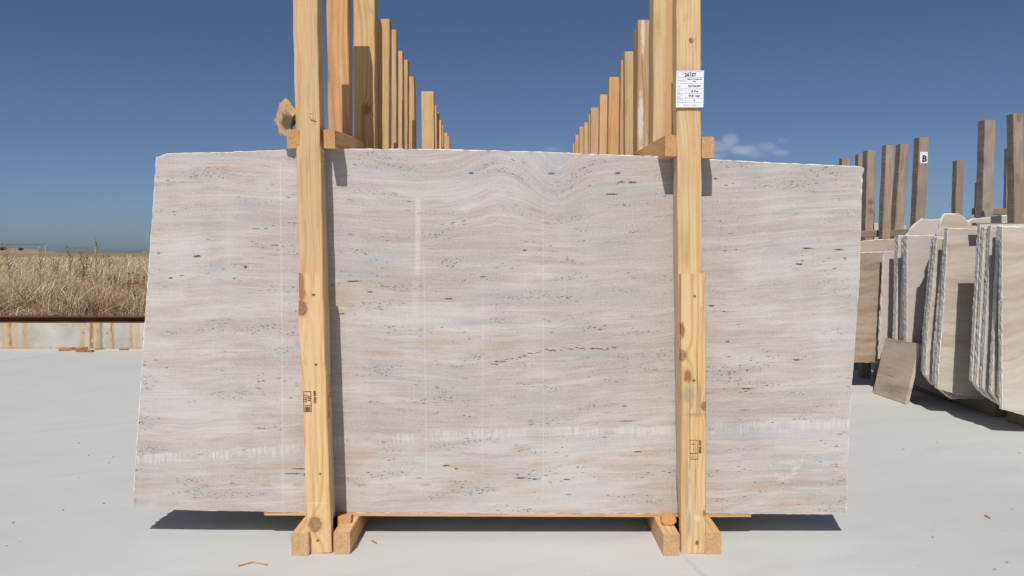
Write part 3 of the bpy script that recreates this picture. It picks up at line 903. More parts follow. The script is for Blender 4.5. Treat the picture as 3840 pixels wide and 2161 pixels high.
# spacer block between sleeper and slab
beam('spacer_block', P(1298, 1941, 2.765) - Vector((0, .035, 0)), P(1298, 1941, 2.805) + Vector((0, .0, 0)), .046, .029, None, (1.0, .78, .58), fl, seed=8)

# --- right frame
fr = empty('slab_rack', (.61, 2.95, 0), 'pine timber rack round the slab, with the white paper tag on its post', 'slab rack', 'racks of the front bundle')
M_RPOST = wood('pine_long_post_b', (.65, .475, .265), (.50, .32, .14), knots=[(.004, P(2585, 150, 2.71).z - .09, .0085, .95)], freq=.8,
               patches=[([(-.012, 2.02, .006, .16)], (.36, .30, .22), .5), ([(.022, 1.02, .006, .25), (.010, 1.42, .005, .2)], (.55, .33, .15), .6), ([(.041, 1.5, .006, .55)], (.34, .30, .22), .7)])
pa = P(2592, 2070, 2.737); pa.z = .09
pt = P(2577, 10, 2.757); pd = pt - pa; pb = pa + pd * ((2.12 - pa.z) / pd.z)
Rpost = beam('post', pa, pb, .082, .074, M_RPOST, parent=fr, seed=11)
ta2 = P(2595, 2081, 2.680); ta2.z = .0015
tb2 = P(2596, 1027, 2.693)
R_L = (tb2 - ta2).length
knotsR = [(.040, .50, .015, .9), (.041, .135, .010, .95), (-.040, R_L - .275, .017, .8)]
patR = [([(-.040, R_L - .19, .011, .024), (-.018, R_L - .345, .013, .022, -.5)], (.30, .11, .05), .85),
        ([(.004, R_L - .075, .005, .005), (.001, R_L - .36, .005, .005), (.012, .035, .006, .008)], (.10, .075, .055), .85),
        ([(-.016, R_L - .41, .020, .03), (.020, R_L - .42, .006, .05, .2), (.010, R_L - .475, .03, .006), (-.022, .22, .006, .11), (-.016, .10, .007, .05), (-.006, R_L - .44, .005, .014)], (.30, .25, .20), .62),
        ([(-.012, .42, .0016, .18), (.012, .60, .0014, .10), (.006, .26, .0014, .12)], (.16, .11, .07), .75),
        ([(.012, .12, .009, .011)], (.72, .68, .60), .5)]
M_RSH = wood('pine_splice_plank_b', (.69, .495, .25), (.48, .285, .10), knots=knotsR, patches=patR, freq=.7)
Rsp = beam('splice_plank', ta2, tb2, .083, .040, M_RSH, parent=fr, seed=12, jit=.0008)
sleeper(2487, 2549, 1998, 2086, 2.640, 3.31, fr, 13, (1.0, .96, .90), .0735)
sleeper(2644, 2705, 1998, 2085, 2.652, 3.33, fr, 14, (1.02, .92, .80), .0735)
cross(2494, 2538, 506, 586, 2.712, 3.24, fr, 15, (1.0, .80, .60), -.03)
cross(2632, 2677, 514, 592, 2.712, 3.25, fr, 16, (.98, .84, .66))
beam('post', (.583, 3.185, .001), (.592, 3.190, 2.125), .080, .074, wood('two_tone_pine', (.62, .46, .24), (.46, .28, .11), freq=.6,
     patches=[([(.026, 1.3, .022, 1.6)], (.52, .29, .13), .8)]), (1, 1, 1), fr, seed=17)
beam('spacer_block', P(2502, 1940, 2.755) - Vector((0, .03, 0)), P(2502, 1940, 2.80), .050, .032, None, (1.0, .76, .54), fr, seed=18, ch=.010)
# batten under the slabs
sa = P(990, 1931, DS); sb = P(2817, 1937, DS)
o = beam('batten', (sa.x, DS + .020, .0845), (sb.x, DS + .020, .0785), .034, .0115, None, (.96, .84, .66), None, (0, 1, 0), seed=19, jit=.0004, ch=.001, segs=30)
tag(o, 'long thin pine batten lying under the bottom edge of the slabs', 'batten')
o = beam('batten', (sa.x, DS + .24, .0845), (sb.x, DS + .24, .0785), .034, .0115, None, (.9, .8, .64), None, (0, 1, 0), seed=20, jit=.0004, ch=.001, segs=30)
tag(o, 'rear pine batten hidden under the bundle of slabs', 'batten')

# stamps burnt on the planks (children of the plank)
def on_plank(plank, dp, me, lx, lz, rot=0.0, name='stamp', m=None, side=None):
    """lay flat lettering on the plank's front face (local -Y) at local (lx, lz)"""
    o = bpy.data.objects.new(name, me)
    col.objects.link(o)
    if not me.materials:
        me.materials.append(m or M_STAMP)
    o.parent = plank
    if side is None:
        o.location = (lx, -dp / 2 - .0006, lz)
        o.rotation_euler = (math.radians(90), -rot, 0)
    else:
        o.location = (side * (.0006) + (0.0415 if side > 0 else -.0425), lx, lz)
        o.rotation_euler = (math.radians(90), -rot, math.radians(90 * side))
    return o
def frame_mesh(wd, hg, th=.0016, cuts=()):
    q = [(0, wd, 0, th), (0, wd, hg - th, hg), (0, th, 0, hg), (wd - th, wd, 0, hg)] + [(c, c + th, 0, hg) for c in cuts]
    return boxmesh('stamp', [(a, b, c, d, 0, .0004) for (a, b, c, d) in q])
R90 = math.radians(90)
def zL(v):                     # height on plank for an image row
    return P(1190, v, 2.668).z
on_plank(Lsp, .040, frame_mesh(.069, .027, .0018, (.020,)), -.011, zL(1545), R90, 'stamp')
on_plank(Lsp, .040, text_mesh('1311', .015, .0004), -.026 - .0, zL(1512), R90)
on_plank(Lsp, .040, text_mesh('HT', .014, .0004), -.0135, zL(1505), R90)
on_plank(Lsp, .040, text_mesh('1520 569', .0115, .0005), .005, zL(1516), R90)
hatch = boxmesh('stamp', [(i * .0034, i * .0034 + .0018, 0, .018 + .004 * (i % 2), 0, .0004) for i in range(5)])
on_plank(Lsp, .040, hatch, -.016, zL(1544), R90)
def zR(v):
    return P(2595, v, 2.668).z
on_plank(Rsp, .040, frame_mesh(.066, .025, .0014, (.020,)), .013, zR(1724), R90, 'stamp')
on_plank(Rsp, .040, text_mesh('2026 569', .012, .0005), .026, zR(1702), R90)
on_plank(Rsp, .040, boxmesh('stamp', [(.006, .0075, .004, .014, 0, .0004), (.012, .018, .007, .0085, 0, .0004), (.026, .036, .004, .0055, 0, .0004), (.043, .058, .005, .0062, 0, .0004), (.049, .0504, 0, .012, 0, .0004)]), .005, zR(1722), R90)
# illegible marks on the timbers' flanks
def marks(n, L, hgt, seed):
    r = random.Random(seed); bx = []
    x = 0
    while x < L:
        wv = r.uniform(.0012, .004)
        y0 = r.uniform(0, hgt * .3); y1 = r.uniform(hgt * .5, hgt)
        bx.append((x, x + min(wv, .0018), y0, y1, 0, .0004))
        if r.random() < .5: bx.append((x, x + wv + .002, y1 - .0014, y1, 0, .0004))
        x += wv + r.uniform(.002, .004)
    return boxmesh('stamp', bx)
on_plank(Lsp, .040, marks(1, .075, .012, 3), .010, zL(1575), R90, side=1)
on_plank(Lpost, .074, marks(1, .075, .014, 4), .015, zL(1505) - .09, R90, side=1)
on_plank(Rpost, .074, marks(1, .085, .016, 5), -.016, P(2530, 460, 2.72).z - .09, R90, side=-1)
on_plank(Rpost, .074, marks(1, .05, .012, 6), .010, P(2530, 1420, 2.72).z - .09, R90, side=-1)

# splinters along the arrises of the front posts
def fibres(plank, wd, dp, n, zr, seed, side=-1, ln=(.006, .016)):
    r = random.Random(seed)
    bm = bmesh.new()
    for i in range(n):
        z = r.uniform(*zr); L = r.uniform(*ln)
        p = Vector((side * wd / 2, -dp / 2 * r.uniform(.6, 1), z))
        d = Vector((side * r.uniform(.4, 1), -r.uniform(0, .4), r.uniform(-.9, .5))).normalized()
        tube(bm, [p, p + d * L * .5 + Vector((0, 0, -.001)), p + d * L], .0006, .0002, 3)
    me = bpy.data.meshes.new('splinters'); bm.to_mesh(me); bm.free()
    me.materials.append(M_WOOD)
    o = bpy.data.objects.new('splinters', me); col.objects.link(o); o.parent = plank
    o['kind'] = 'stuff'
fibres(Lpost, .083, .074, 10, (.98, 1.35), 1)
fibres(Lpost, .083, .074, 7, (1.1, 1.5), 2, 1)
fibres(Lsp, .081, .04, 8, (.5, .99), 3, 1)
fibres(Rpost, .082, .074, 14, (1.0, 1.95), 4, 1, (.004, .009))
fibres(Rpost, .082, .074, 5, (.6, 1.0), 5, -1, (.01, .03))
fibres(Rsp, .083, .04, 6, (.1, .9), 6, -1)

# staple and nails
bm = bmesh.new()
p = P(1156, 428, 2.704)
tube(bm, [p + Vector((0, .004, 0)), p + Vector((.004, -.005, .0012)), p + Vector((.020, -.008, .0004))], .0013, .0016, 6)
me = bpy.data.meshes.new('staple'); bm.to_mesh(me); bm.free()
link('bent_nail', me, M_STEEL, parent=fl)

# broken offcut hanging beside the left post
def z6(x, y, Y):
    return P(1000 + x * .2621, 340 + y * .2621, Y)
def offcut():
    face = [(185, 185), (370, 372), (342, 552), (298, 562), (290, 655), (175, 608), (160, 520), (120, 430)]
    r = random.Random(5)
    f0 = [z6(x, y, 2.735 + .00012 * (y - 185) * .35) for (x, y) in face]
    sh = z6(185 + 82, 185 - 75, 2.775) - z6(185, 185, 2.735)
    bm = bmesh.new()
    # subdivide outline with a rough broken left side
    out = []
    for p, q in zip(f0, f0[1:] + f0[:1]):
        for i in range(4):
            k = i / 4
            s = .0009 if p.x < f0[0].x + .004 else .0002
            out.append(p.lerp(q, k) + Vector((r.uniform(-s, s), r.uniform(-s, s), r.uniform(-s, s))))
    a = [bm.verts.new(p) for p in out]
    b = [bm.verts.new(p + sh * (1 + r.uniform(-.06, .06))) for p in out]
    bm.faces.new(a); bm.faces.new(b[::-1])
    n = len(a)
    for i in range(n):
        bm.faces.new((a[i], b[i], b[(i + 1) % n], a[(i + 1) % n]))
    bmesh.ops.recalc_face_normals(bm, faces=bm.faces)
    me = bpy.data.meshes.new('offcut')
    org = f0[0].copy()
    bmesh.ops.translate(bm, verts=bm.verts, vec=-org)
    bm.to_mesh(me); bm.free()
    m, t = mat('mouldy_broken_pine')
    x, y, z = t.sep(t.objco())
    n1 = t.noise(t.objco(), 45, 5, .65)
    c = t.mix(t.noise(t.comb(t.m('MULTIPLY', x, 60), y, t.m('MULTIPLY', z, 15)), 1.0, 4), (.60, .43, .23), (.46, .31, .15))
    c0 = z6(275, 430, 2.74) - org
    el = ellipses(t, x, z, [(c0.x + .004, c0.z - .004, .021, .028)], t.m('MULTIPLY', t.m('SUBTRACT', n1, .5), 1.6), .4)
    c = t.mix(t.m('MULTIPLY', el, .92), c, (.10, .09, .065))
    c1 = z6(330, 270, 2.76) - org
    c = t.mix(t.m('MULTIPLY', ellipses(t, x, z, [(c1.x, c1.z, .012, .009)], t.m('MULTIPLY', t.m('SUBTRACT', n1, .5), 1.6), .4), .6), c, (.2, .17, .1))
    t.finish(c, .85, n1, .5, .003, .2)
    m2, t2 = mat('tan_offcut_top')
    q = t2.noise(t2.vm('MULTIPLY', t2.objco(), (30, 30, 30)), 2.0, 4, .65)
    t2.finish(t2.ramp(q, [(.3, (.50, .31, .14)), (.55, (.62, .41, .19)), (.75, (.30, .21, .12))]), .85, q, .4, .003, .2)
    me.materials.append(m); me.materials.append(m2)
    for pl in me.polygons:
        if pl.normal.z > .25 and abs(pl.normal.y) < .9: pl.material_index = 1
    root = link('timber_offcut', me, None, loc=org)
    tag(root, 'broken mouldy pine offcut hanging beside the post above the slab', 'offcut')
    bm = bmesh.new()
    for i in range(13):
        k = r.choice([(150, 330), (122, 430), (135, 460), (160, 520), (172, 605), (130, 400), (165, 260), (200, 620)])
        p = z6(k[0] + r.uniform(0, 10), k[1] + r.uniform(-25, 25), 2.737 + r.uniform(0, .03)) - org
        d = Vector((-r.uniform(.3, 1), r.uniform(-.3, .2), r.uniform(-.5, .6))).normalized() * r.uniform(.003, .009)
        tube(bm, [p, p + d * .6 + Vector((0, 0, -.001)), p + d], .0008, .0002, 3)
    me = bpy.data.meshes.new('fibres'); bm.to_mesh(me); bm.free()
    f = bpy.data.objects.new('splinters', me); col.objects.link(f); me.materials.append(M_WOOD); f.parent = root; f['kind'] = 'stuff'
    for pts, rad in (([z6(218, 305, 2.743), z6(214, 302, 2.731)], .0016), ([z6(232, 362, 2.744), z6(229, 359, 2.733)], .0014),
                     ([z6(400, 220, 2.77), z6(440, 206, 2.775), z6(470, 212, 2.785)], .0012)):
        bm = bmesh.new()
        tube(bm, [p - org for p in pts], rad, rad, 6)
        me = bpy.data.meshes.new('nail'); bm.to_mesh(me); bm.free()
        f = bpy.data.objects.new('nail', me); col.objects.link(f); me.materials.append(M_STEEL); f.parent = root
offcut()

# paper tag stapled on the right post
def paper_tag():
    c0 = P(2535, 266, 2.711); c1 = P(2636, 404, 2.711)
    W_, H_ = c1.x - c0.x, c0.z - c1.z
    yf = 2.7115
    org = Vector(((c0.x + c1.x) / 2, yf, c1.z))
    root = empty('paper_tag', org, 'white printed paper tag stapled to the pine post', 'tag')
    # sheet with a slight curl
    vs = []; fs = []
    nx, nz = 8, 10
    def cy(fx, fz): return -.0012 - .004 * max(0, fx - .55) ** 2 * 4 - .002 * (1 - fz) ** 3 - .0008 * math.sin(fz * 7)
    for j in range(nz + 1):
        for i in range(nx + 1):
            fx, fz = i / nx, j / nz
            vs.append((W_ * (fx - .5) + .0015 * fz, cy(fx, fz), H_ * fz))
    for j in range(nz):
        for i in range(nx):
            q = j * (nx + 1) + i
            fs.append((q, q + 1, q + nx + 2, q + nx + 1))
    me = bpy.data.meshes.new('sheet'); me.from_pydata(vs, [], fs)
    sh = bpy.data.objects.new('sheet', me); col.objects.link(sh); me.materials.append(M_PAPER); sh.parent = root
    def put(name, me, fx, fz, m):
        me.materials.clear(); me.materials.append(m)
        for v in me.vertices:
            gx = fx + v.co.x / W_; gz = fz + v.co.y / H_
            v.co = Vector((W_ * (gx - .5) + .0015 * gz, cy(gx, gz) - .0005 - v.co.z * .2, H_ * gz))
        o = bpy.data.objects.new(name, me); col.objects.link(o); o.parent = root
        return o
    th = .0007
    lines = []
    def hz(f, a=.05, b=.985):
        n = 8
        for i in range(n):
            x0 = a + (b - a) * i / n; x1 = a + (b - a) * (i + 1) / n
            lines.append((x0 * W_, x1 * W_, f * H_ - th / 2, f * H_ + th / 2, 0, .0002))
    for f in (.97, .815, .66, .51, .385, .255, .13):
        hz(f)
    n = 10
    for i in range(n):
        z0, z1 = .13 + .685 * i / n, .13 + .685 * (i + 1) / n
        lines.append((.345 * W_, .345 * W_ + th, z0 * H_, z1 * H_, 0, .0002))
    for i in range(n):
        lines.append((.05 * W_, .05 * W_ + th, (i / n * .97) * H_, ((i + 1) / n * .97) * H_, 0, .0002))
    put('table_rules', boxmesh('rules', lines), 0, 0, M_INKG)
    S_ = W_ / .1
    for (txt, sz, fx, fz, bold, al, m) in (('26157', .0165, .51, .848, .0006, 'CENTER', M_INK), ('PRODUCT', .0062, .06, .715, 0, 'LEFT', M_INKG),
            ('VEINCUT TRAVERTINE', .0053, .665, .755, .0002, 'CENTER', M_INK), ('RAW', .0053, .665, .70, .0002, 'CENTER', M_INK),
            ('SIZE', .0058, .06, .56, 0, 'LEFT', M_INKG), ('2x125x255', .0102, .665, .558, .0003, 'CENTER', M_INK),
            ('BUNDLE', .0055, .06, .46, 0, 'LEFT', M_INKG), ('PCS', .0055, .06, .40, 0, 'LEFT', M_INKG), ('15 Pcs', .0102, .665, .42, .0003, 'CENTER', M_INK),
            ('BUNDLE', .0055, .06, .335, 0, 'LEFT', M_INKG), ('SQM', .0055, .06, .272, 0, 'LEFT', M_INKG), ('47,81 Sqm', .0102, .665, .292, .0003, 'CENTER', M_INK),
            ('BUNDLE', .0055, .06, .205, 0, 'LEFT', M_INKG), ('NO', .0055, .06, .145, 0, 'LEFT', M_INKG), ('4', .0102, .665, .168, .0003, 'CENTER', M_INK),
            ('MADE IN TURKEY', .0062, .52, .048, 0, 'CENTER', M_INKG)):
        put('lettering', text_mesh(txt, sz * S_, bold, al), fx, fz, m)
    put('staple', boxmesh('st', [(0, .010, 0, .0009, 0, .002)]), .44, .955, M_STEEL)
    put('staple', boxmesh('st', [(0, .010, 0, .0009, 0, .002)]), .45, .178, M_STEEL)
paper_tag()

# ------------------------------------------------------------------ rows of posts behind the slab
def ratio(v):
    r = ray(CX, v); return r.z / r.y
ROWL = 'pine posts of the bundles behind, on the offcut side'
ROWR = 'pine posts of the bundles behind, on the paper tag side'
def row(items, z1, group, lab, rng, sgn):
    for it in items:
        ul, ur, vt, Yf, colr, label = it[:6]; wm = it[6] if len(it) > 6 else None
        zt = z1 + rng.uniform(-.02, .02)
        Y = Yf if Yf else (zt - H) / ratio(vt)
        if Yf is None or vt > 0:
            zt = H + ratio(vt) * Y
        x0 = P(ul, max(vt, 40), Y).x; x1 = P(ur, max(vt, 40), Y).x
        wd = max(.062, min(.10, x1 - x0))
        # the edge that shows keeps its place: left row shows its outer (left) edge hidden by the nearer post
        xc = (x1 - wd / 2) if sgn < 0 else (x0 + wd / 2)
        dp = rng.uniform(.068, .078)
        lean = rng.uniform(-.008, .008)
        o = beam('timber_post', (xc - lean, Y + dp / 2, 0.001), (xc, Y + dp / 2, zt), wd, dp, wm, colr, None, seed=rng.randint(50, 9999), jit=.0008)
        tag(o, label or lab, 'post', group)
z1 = lambda x: 960 + x * .4276
rg = random.Random(11)
PINE = lambda: (lambda k: (k * rg.uniform(.92, 1.06), k * rg.uniform(.86, 1.0), k * rg.uniform(.76, 1.02)))(rg.uniform(.86, 1.08))
L = [(z1(855), z1(1040), -1, 3.42, (.98, .93, .80), 'pine post with a large knot, in half shadow behind the orange post', wood('knotty_pine', LIGHT, DARK, knots=[(.004, P(1368, 412, 3.42).z, .020, .85)], patches=[([(-.006, P(1368, 480, 3.42).z, .010, .10)], (.40, .22, .10), .6)])),
     (z1(1050), z1(1170), 71, 3.51, PINE(), None), (z1(1185), z1(1230), 111, None, (.88, .86, .80), None),
     (z1(1225), z1(1283), 191, None, PINE(), None), (z1(1290), z1(1330), 225, None, (.92, .80, .66), None), (z1(1322), z1(1385), 287, None, (.97, .84, .66), None),
     (z1(1448), z1(1557), 343, None, (1.0, .94, .82), None), (z1(1553), z1(1583), 396, None, PINE(), None), (z1(1572), z1(1602), 421, None, PINE(), None),
     (z1(1596), z1(1625), 451, None, PINE(), None), (z1(1618), z1(1645), 469, None, PINE(), None), (z1(1645), z1(1678), 499, None, (.98, .84, .68), None),
     (z1(1672), z1(1698), 512, None, PINE(), None), (z1(1690), z1(1707), 537, None, PINE(), None)]
row(L, 2.10, ROWL, 'pale pine post in the receding row behind the orange post', rg, -1)
z2 = lambda x: 2100 + x * .4828
Rr = [(z2(716), z2(800), -1, 3.40, (.95, .90, .78), None), (z2(606), z2(700), 75, None, (.92, .83, .72), 'pine post streaked with white scrapes behind the paper tag post', wood('scraped_pine', (.56, .41, .24), (.36, .22, .10), patches=[([(-.008, 2.00, .007, .09), (-.016, 1.62, .011, .12), (-.012, 1.42, .012, .10), (.012, 1.42, .006, .11)], (.70, .66, .60), .85)])),
      (z2(586), z2(640), 110, None, (.96, .76, .55), None), (z2(503), z2(575), 193, None, PINE(), None), (z2(476), z2(540), 226, None, PINE(), None),
      (z2(382), z2(470), 289, None, (1.0, .80, .60), 'orange flamed pine post among paler ones behind the paper tag post'), (z2(312), z2(378), 355, None, PINE(), None), (z2(240), z2(302), 404, None, PINE(), None),
      (z2(222), z2(262), 430, None, (.95, .78, .62), None), (z2(188), z2(222), 459, None, PINE(), None), (z2(151), z2(188), 475, None, (.95, .88, .74), None),
      (z2(118), z2(150), 506, None, (.95, .80, .66), None), (z2(99), z2(124), 540, None, PINE(), None)]
row(Rr, 2.08, ROWR, 'pale pine post in the receding row behind the paper tag post', rg, 1)

# bundles of slabs between those posts
occ = sorted((o.location.y - .055, o.location.y + .055) for o in col.objects if o.name.startswith('timber_post'))
free = []; cur = 3.36
for (a0, b0) in occ:
    if a0 - cur > .05: free.append((cur, a0))
    cur = max(cur, b0)
hidden = slab_mesh('travertine_panel', [(-1.24, 1.26), (1.24, 1.25), (1.24, .082), (-1.24, .082)], .019, M_PINK, M_RIM, None, step=.08, rough=.002, seed=77)
for (a0, b0) in free[:9]:
    for k in range(min(6, int((b0 - a0) / .024))):
        o = link('travertine_panel', hidden, loc=(rg.uniform(-.01, .01), a0 + k * .024, 0))
        tag(o, 'travertine slab in the bundles standing behind the front bundle', 'slab', 'slabs of the bundles behind')
for sx in (-.95, .95):
    o = beam('timber_sleeper', (sx, 3.36, .04), (sx, 7.6, .04), .07, .078, None, (.9, .88, .8), None, seed=int(640 + sx * 10))
    tag(o, 'long pine sleeper under the bundles behind the front bundle', 'sleeper', 'sleepers under the bundles behind')

# ------------------------------------------------------------------ stacks of slabs at the right
def zz4(x, y):
    return 3140 + x * .5795, 800 + y * .5795
def zz3(x, y):
    return 3100 + x * .4139, 400 + y * .4139
def poly(pix, Y):
    r = []
    for (x, y) in pix:
        p = P(x, y, Y); r.append((p.x, p.z))
    return r
def stack_slab(pts, Y, th, m, seed, label, group, color=(1, 1, 1), rough=.006, medge=None, step=.03):
    xs = [p[0] for p in pts]
    org = (min(xs), 0)
    me = slab_mesh('travertine_panel', pts, th, m, medge or M_EDGE, None, step=step, rough=rough, seed=seed, org=org, chip=.003)
    o = link('travertine_panel', me, loc=(org[0], Y, 0))
    o.color = tuple(color) + (1,)
    return tag(o, label, 'slab', group)
rs = random.Random(21)
def stack(Y0, n, pitch, xl, zb, zt, xr, m, group, front_label, back_label, seed0, frontpts=None, colors=None, tops=None, lean=0.0, shift=None, bots=None):
    for i in range(n):
        Y = Y0 + i * pitch
        x0 = xl + (shift[i] if shift else rs.uniform(-.02, .02))
        t_ = zt + (tops[i] if tops else rs.uniform(-.03, .01))
        bz = zb + (bots[i] if bots else rs.uniform(0, .05))
        pts = [(x0 + lean + rs.uniform(-.004, .004), t_), (xr, t_ + .01), (xr, bz), (x0 + .10, bz + rs.uniform(-.01, .01)), (x0 + .04, bz + .035), (x0 - .012, bz + .10), (x0 - .006, bz + .35)]
        if i == 0 and frontpts:
            pts = frontpts
        stack_slab(pts, Y, pitch - .0085, m if i == 0 or not colors else colors[i % len(colors)], seed0 + i, front_label if i == 0 else back_label, group, rough=.0022, step=.012)

g3, g2, g1 = 'slabs of the stack with a sunlit face at the yard edge', 'slabs of the stack next to it', 'slabs of the stack behind the tile'
# stack 3 (nearest): front face, then edges going back
Y3 = 4.42
u = lambda x, y: zz4(x, y)
f3 = poly([u(1066, 88), u(1500, 92), u(1500, 1330), u(1208, 1306), u(1150, 1290), u(1066, 1270), u(1064, 900)], Y3)
stack(Y3, 7, .040, 2.755, .12, 1.175, 4.6, M_CREAM, g3, 'cream travertine slab, sunlit front of the stack with seven rough edges', 'cream travertine slab with rough grey edge behind the sunlit front one', 300, f3, (M_CREAM, M_PINK, M_CREAM),
      tops=[0, -.02, -.005, -.06, .0, -.01, .01], shift=[0, .006, -.016, .012, -.02, -.03, -.035], bots=[0, .0, .01, .0, .02, .03, .05], lean=.012)
# stack 2
Y2 = 4.98
f2 = poly([u(714, 97), u(1080, 105), u(1080, 1200), u(850, 1182), u(770, 1172), u(652, 1138), u(655, 1010), u(690, 560)], Y2)
stack(Y2, 5, .050, 2.735, .13, 1.165, 4.3, M_CREAM, g2, 'cream travertine slab crossed by a stepped shadow, front of the stack with broken corners', 'cream travertine slab with rough edge behind the one crossed by a stepped shadow', 330, f2, (M_CREAM, M_CREAM, M_PINK),
      tops=[0, -.06, -.09, -.05, -.04], shift=[0, -.035, -.005, -.045, -.03], bots=[0, -.03, -.01, .0, .02], lean=.04)
# dome-topped broken slab behind stack 2
fB = poly([zz3(1000, 1150), zz3(1062, 978), zz3(1085, 968), zz3(1205, 972), zz3(1250, 1010), zz3(1290, 1060), zz3(1345, 1092), zz3(1900, 1100), zz3(1900, 1900), zz3(960, 1900), zz3(950, 1300), zz3(1000, 1200)], 5.27)
stack_slab(fB, 5.27, .022, M_CREAM, 361, 'cream travertine slab with a broken dome-shaped top', g2, rough=.005)
# stack 1 behind the leaning tile
Y1 = 5.50
f1 = poly([u(450, 146), u(690, 140), u(690, 1180), u(480, 1100), u(448, 1090), u(450, 600)], Y1)
stack(Y1, 4, .058, 2.76, .12, 1.145, 3.9, M_PINK, g1, 'pale pink travertine slab half in shadow above the leaning tile', 'pale travertine slab with rough edge above the leaning tile', 380, f1, (M_PINK, M_PINK, M_CREAM),
      tops=[0, -.01, -.01, .0], shift=[0, .004, .012, -.01], bots=[0, .03, .03, .03])
# slab with the sloping top behind stack 1
fA = poly([zz3(720, 1172), zz3(800, 1062), zz3(870, 1016), zz3(960, 1028), zz3(1050, 1018), zz3(1200, 1030), zz3(1200, 1900), zz3(700, 1900)], 5.78)
stack_slab(fA, 5.78, .022, M_PINK, 395, 'pale travertine slab with a sloping broken top', g1, rough=.005)
# narrow light slab and the brown banded one
fC = poly([u(302, 247), u(366, 246), u(366, 930), u(268, 944), u(270, 900), u(285, 560)], 5.86)
stack_slab(fC, 5.86, .022, M_PINK, 396, 'narrow pale slab strip standing in front of the brown banded slab', g1, rough=.004)
fD = poly([u(-160, 262), u(330, 248), u(330, 968), u(-160, 962)], 5.95)
stack_slab(fD, 5.95, .022, M_BROWN, 397, 'brown banded travertine slab just past the end of the big slab', g1, rough=.003)
fE = poly([u(-160, 200), u(150, 182), u(250, 170), u(420, 165), u(420, 962), u(-160, 955)], 6.02)
stack_slab(fE, 6.02, .022, M_CREAM, 398, 'beige travertine slab rising behind the brown banded slab', g1, rough=.003, color=(.92, .86, .82))
fF = poly([zz3(380, 1062), zz3(480, 1055), zz3(640, 1080), zz3(705, 1075), zz3(722, 1090), zz3(722, 1900), zz3(380, 1900)], 6.9)
stack_slab(fF, 6.9, .022, M_CREAM, 399, 'white-edged travertine slab seen between the far weathered posts', g1, color=(1.08, 1.1, 1.12))
fG = poly([zz3(1250, 1060), zz3(1330, 1015), zz3(1420, 1010), zz3(1560, 990), zz3(1700, 985), zz3(2100, 985), zz3(2100, 1900), zz3(1250, 1900)], 5.36)
stack_slab(fG, 5.36, .022, M_CREAM, 400, 'cream slab with uneven top behind the tall weathered posts', g2, rough=.006)
# sleepers carrying the stacks
for (xa, ya, yb, s) in ((3.05, 4.36, 4.80, 1), (3.05, 4.92, 5.40, 2), (3.05, 5.44, 6.10, 3), (2.35, 5.75, 6.25, 4)):
    ht = .105 if s < 4 else .185
    o = beam('timber_sleeper', (xa, ya, ht / 2), (xa, yb, ht / 2), .09, ht - .002, M_WEATH, (.9, .9, .9), None, seed=600 + s)
    tag(o, ['weathered sleeper under the stack with the sunlit face', 'weathered sleeper under the stack with the stepped shadow', 'weathered sleeper behind the leaning tile', 'weathered sleeper under the brown banded slab'][s - 1], 'sleeper', 'sleepers under the far stacks')
# leaning tile
def tile():
    b0 = G(3273, 1475); b1 = G(3395, 1517)
    t0 = P(3320, 1268, b0.y); t1 = P(3450, 1292, b1.y)
    n = (b1 - b0).cross(t0 - b0).normalized()
    if n.x < 0: n = -n
    # towards the stack
    th = .024
    L = (b1 - b0).length; Hh = (t0 - b0).length
    xa = (b1 - b0).normalized()
    # local frame: x along the foot, y into the thickness, z up the tile
    za = (t0 - b0 - xa * (t0 - b0).dot(xa)).normalized()
    ya = za.cross(xa)
    Mx = Matrix((xa, ya, za)).transposed().to_4x4()
    sgn = 1 if ya.dot(n) > 0 else -1
    sk = (t0 - b0).dot(xa) ; sk1 = (t1 - b1).dot(xa)
    pts = [(0 + sk, Hh), (L + sk1, (t1 - b1).length), (L, 0), (0, 0)]
    me = slab_mesh('tile', pts, th * sgn, M_TILE, M_TILE, None, step=.05, rough=.0006, seed=9, chip=.0015 * sgn)
    o = link('stone_tile', me)
    o.matrix_world = Matrix.Translation(b0 + Vector((0, 0, .003))) @ Mx
    o.rotation_euler = Mx.to_euler(); o.location = b0 + Vector((0, 0, .003))
    tag(o, 'small grey-brown veined stone tile leaning against the slab ends', 'tile')
tile()
# weathered posts
GP = 'weathered posts behind the far stacks'
def wpost(xt0, xt1, yt, xb0, xb1, yb, Y, frac, label, color, seed, m=None):
    """front face left/right at top and foot row, in the third crop's pixels"""
    def fx(x, y):
        q = zz3(x, y); return P(q[0], q[1], Y)
    lt = fx(xt0 + (xt1 - xt0) * frac, yt); rt = fx(xt1, yt)
    lb = fx(xb0 + (xb1 - xb0) * frac, yb); rb = fx(xb1, yb)
    top = (lt + rt) / 2; bot = (lb + rb) / 2
    wd = (rt - lt).length
    d = (bot - top); foot = top + d * ((top.z - .001) / -d.z)
    dp = min(.095, wd * 1.15)
    o = beam('timber_post', foot + Vector((0, dp / 2, 0)), top + Vector((0, dp / 2, 0)), wd, dp, m or M_WEATH, color, None, seed=seed, jit=.0024)
    return tag(o, label, 'post', GP)
wpost(120, 210, 468, 118, 208, 900, 7.5, .25, 'weathered post tip showing just above the big slab', (1.15, 1.1, 1.05), 701)
wpost(275, 352, 430, 268, 345, 900, 6.9, .18, 'weathered post half in shadow, close beside the end of the big slab', (1.15, 1.08, 1.0), 702)
wpost(345, 448, 397, 330, 432, 1120, 6.44, .22, 'weathered grey-brown post with dark blotches low on its face', (1.15, 1.10, 1.04), 703,
      wood('blotched_pine', (.40, .315, .235), (.23, .165, .11), weather=.7, sawmarks=.85, patches=[([(-.002, P(*zz3(390, 870), 6.44).z, .022, .022), (.004, P(*zz3(390, 950), 6.44).z, .022, .026)], (.20, .11, .07), .8)]))
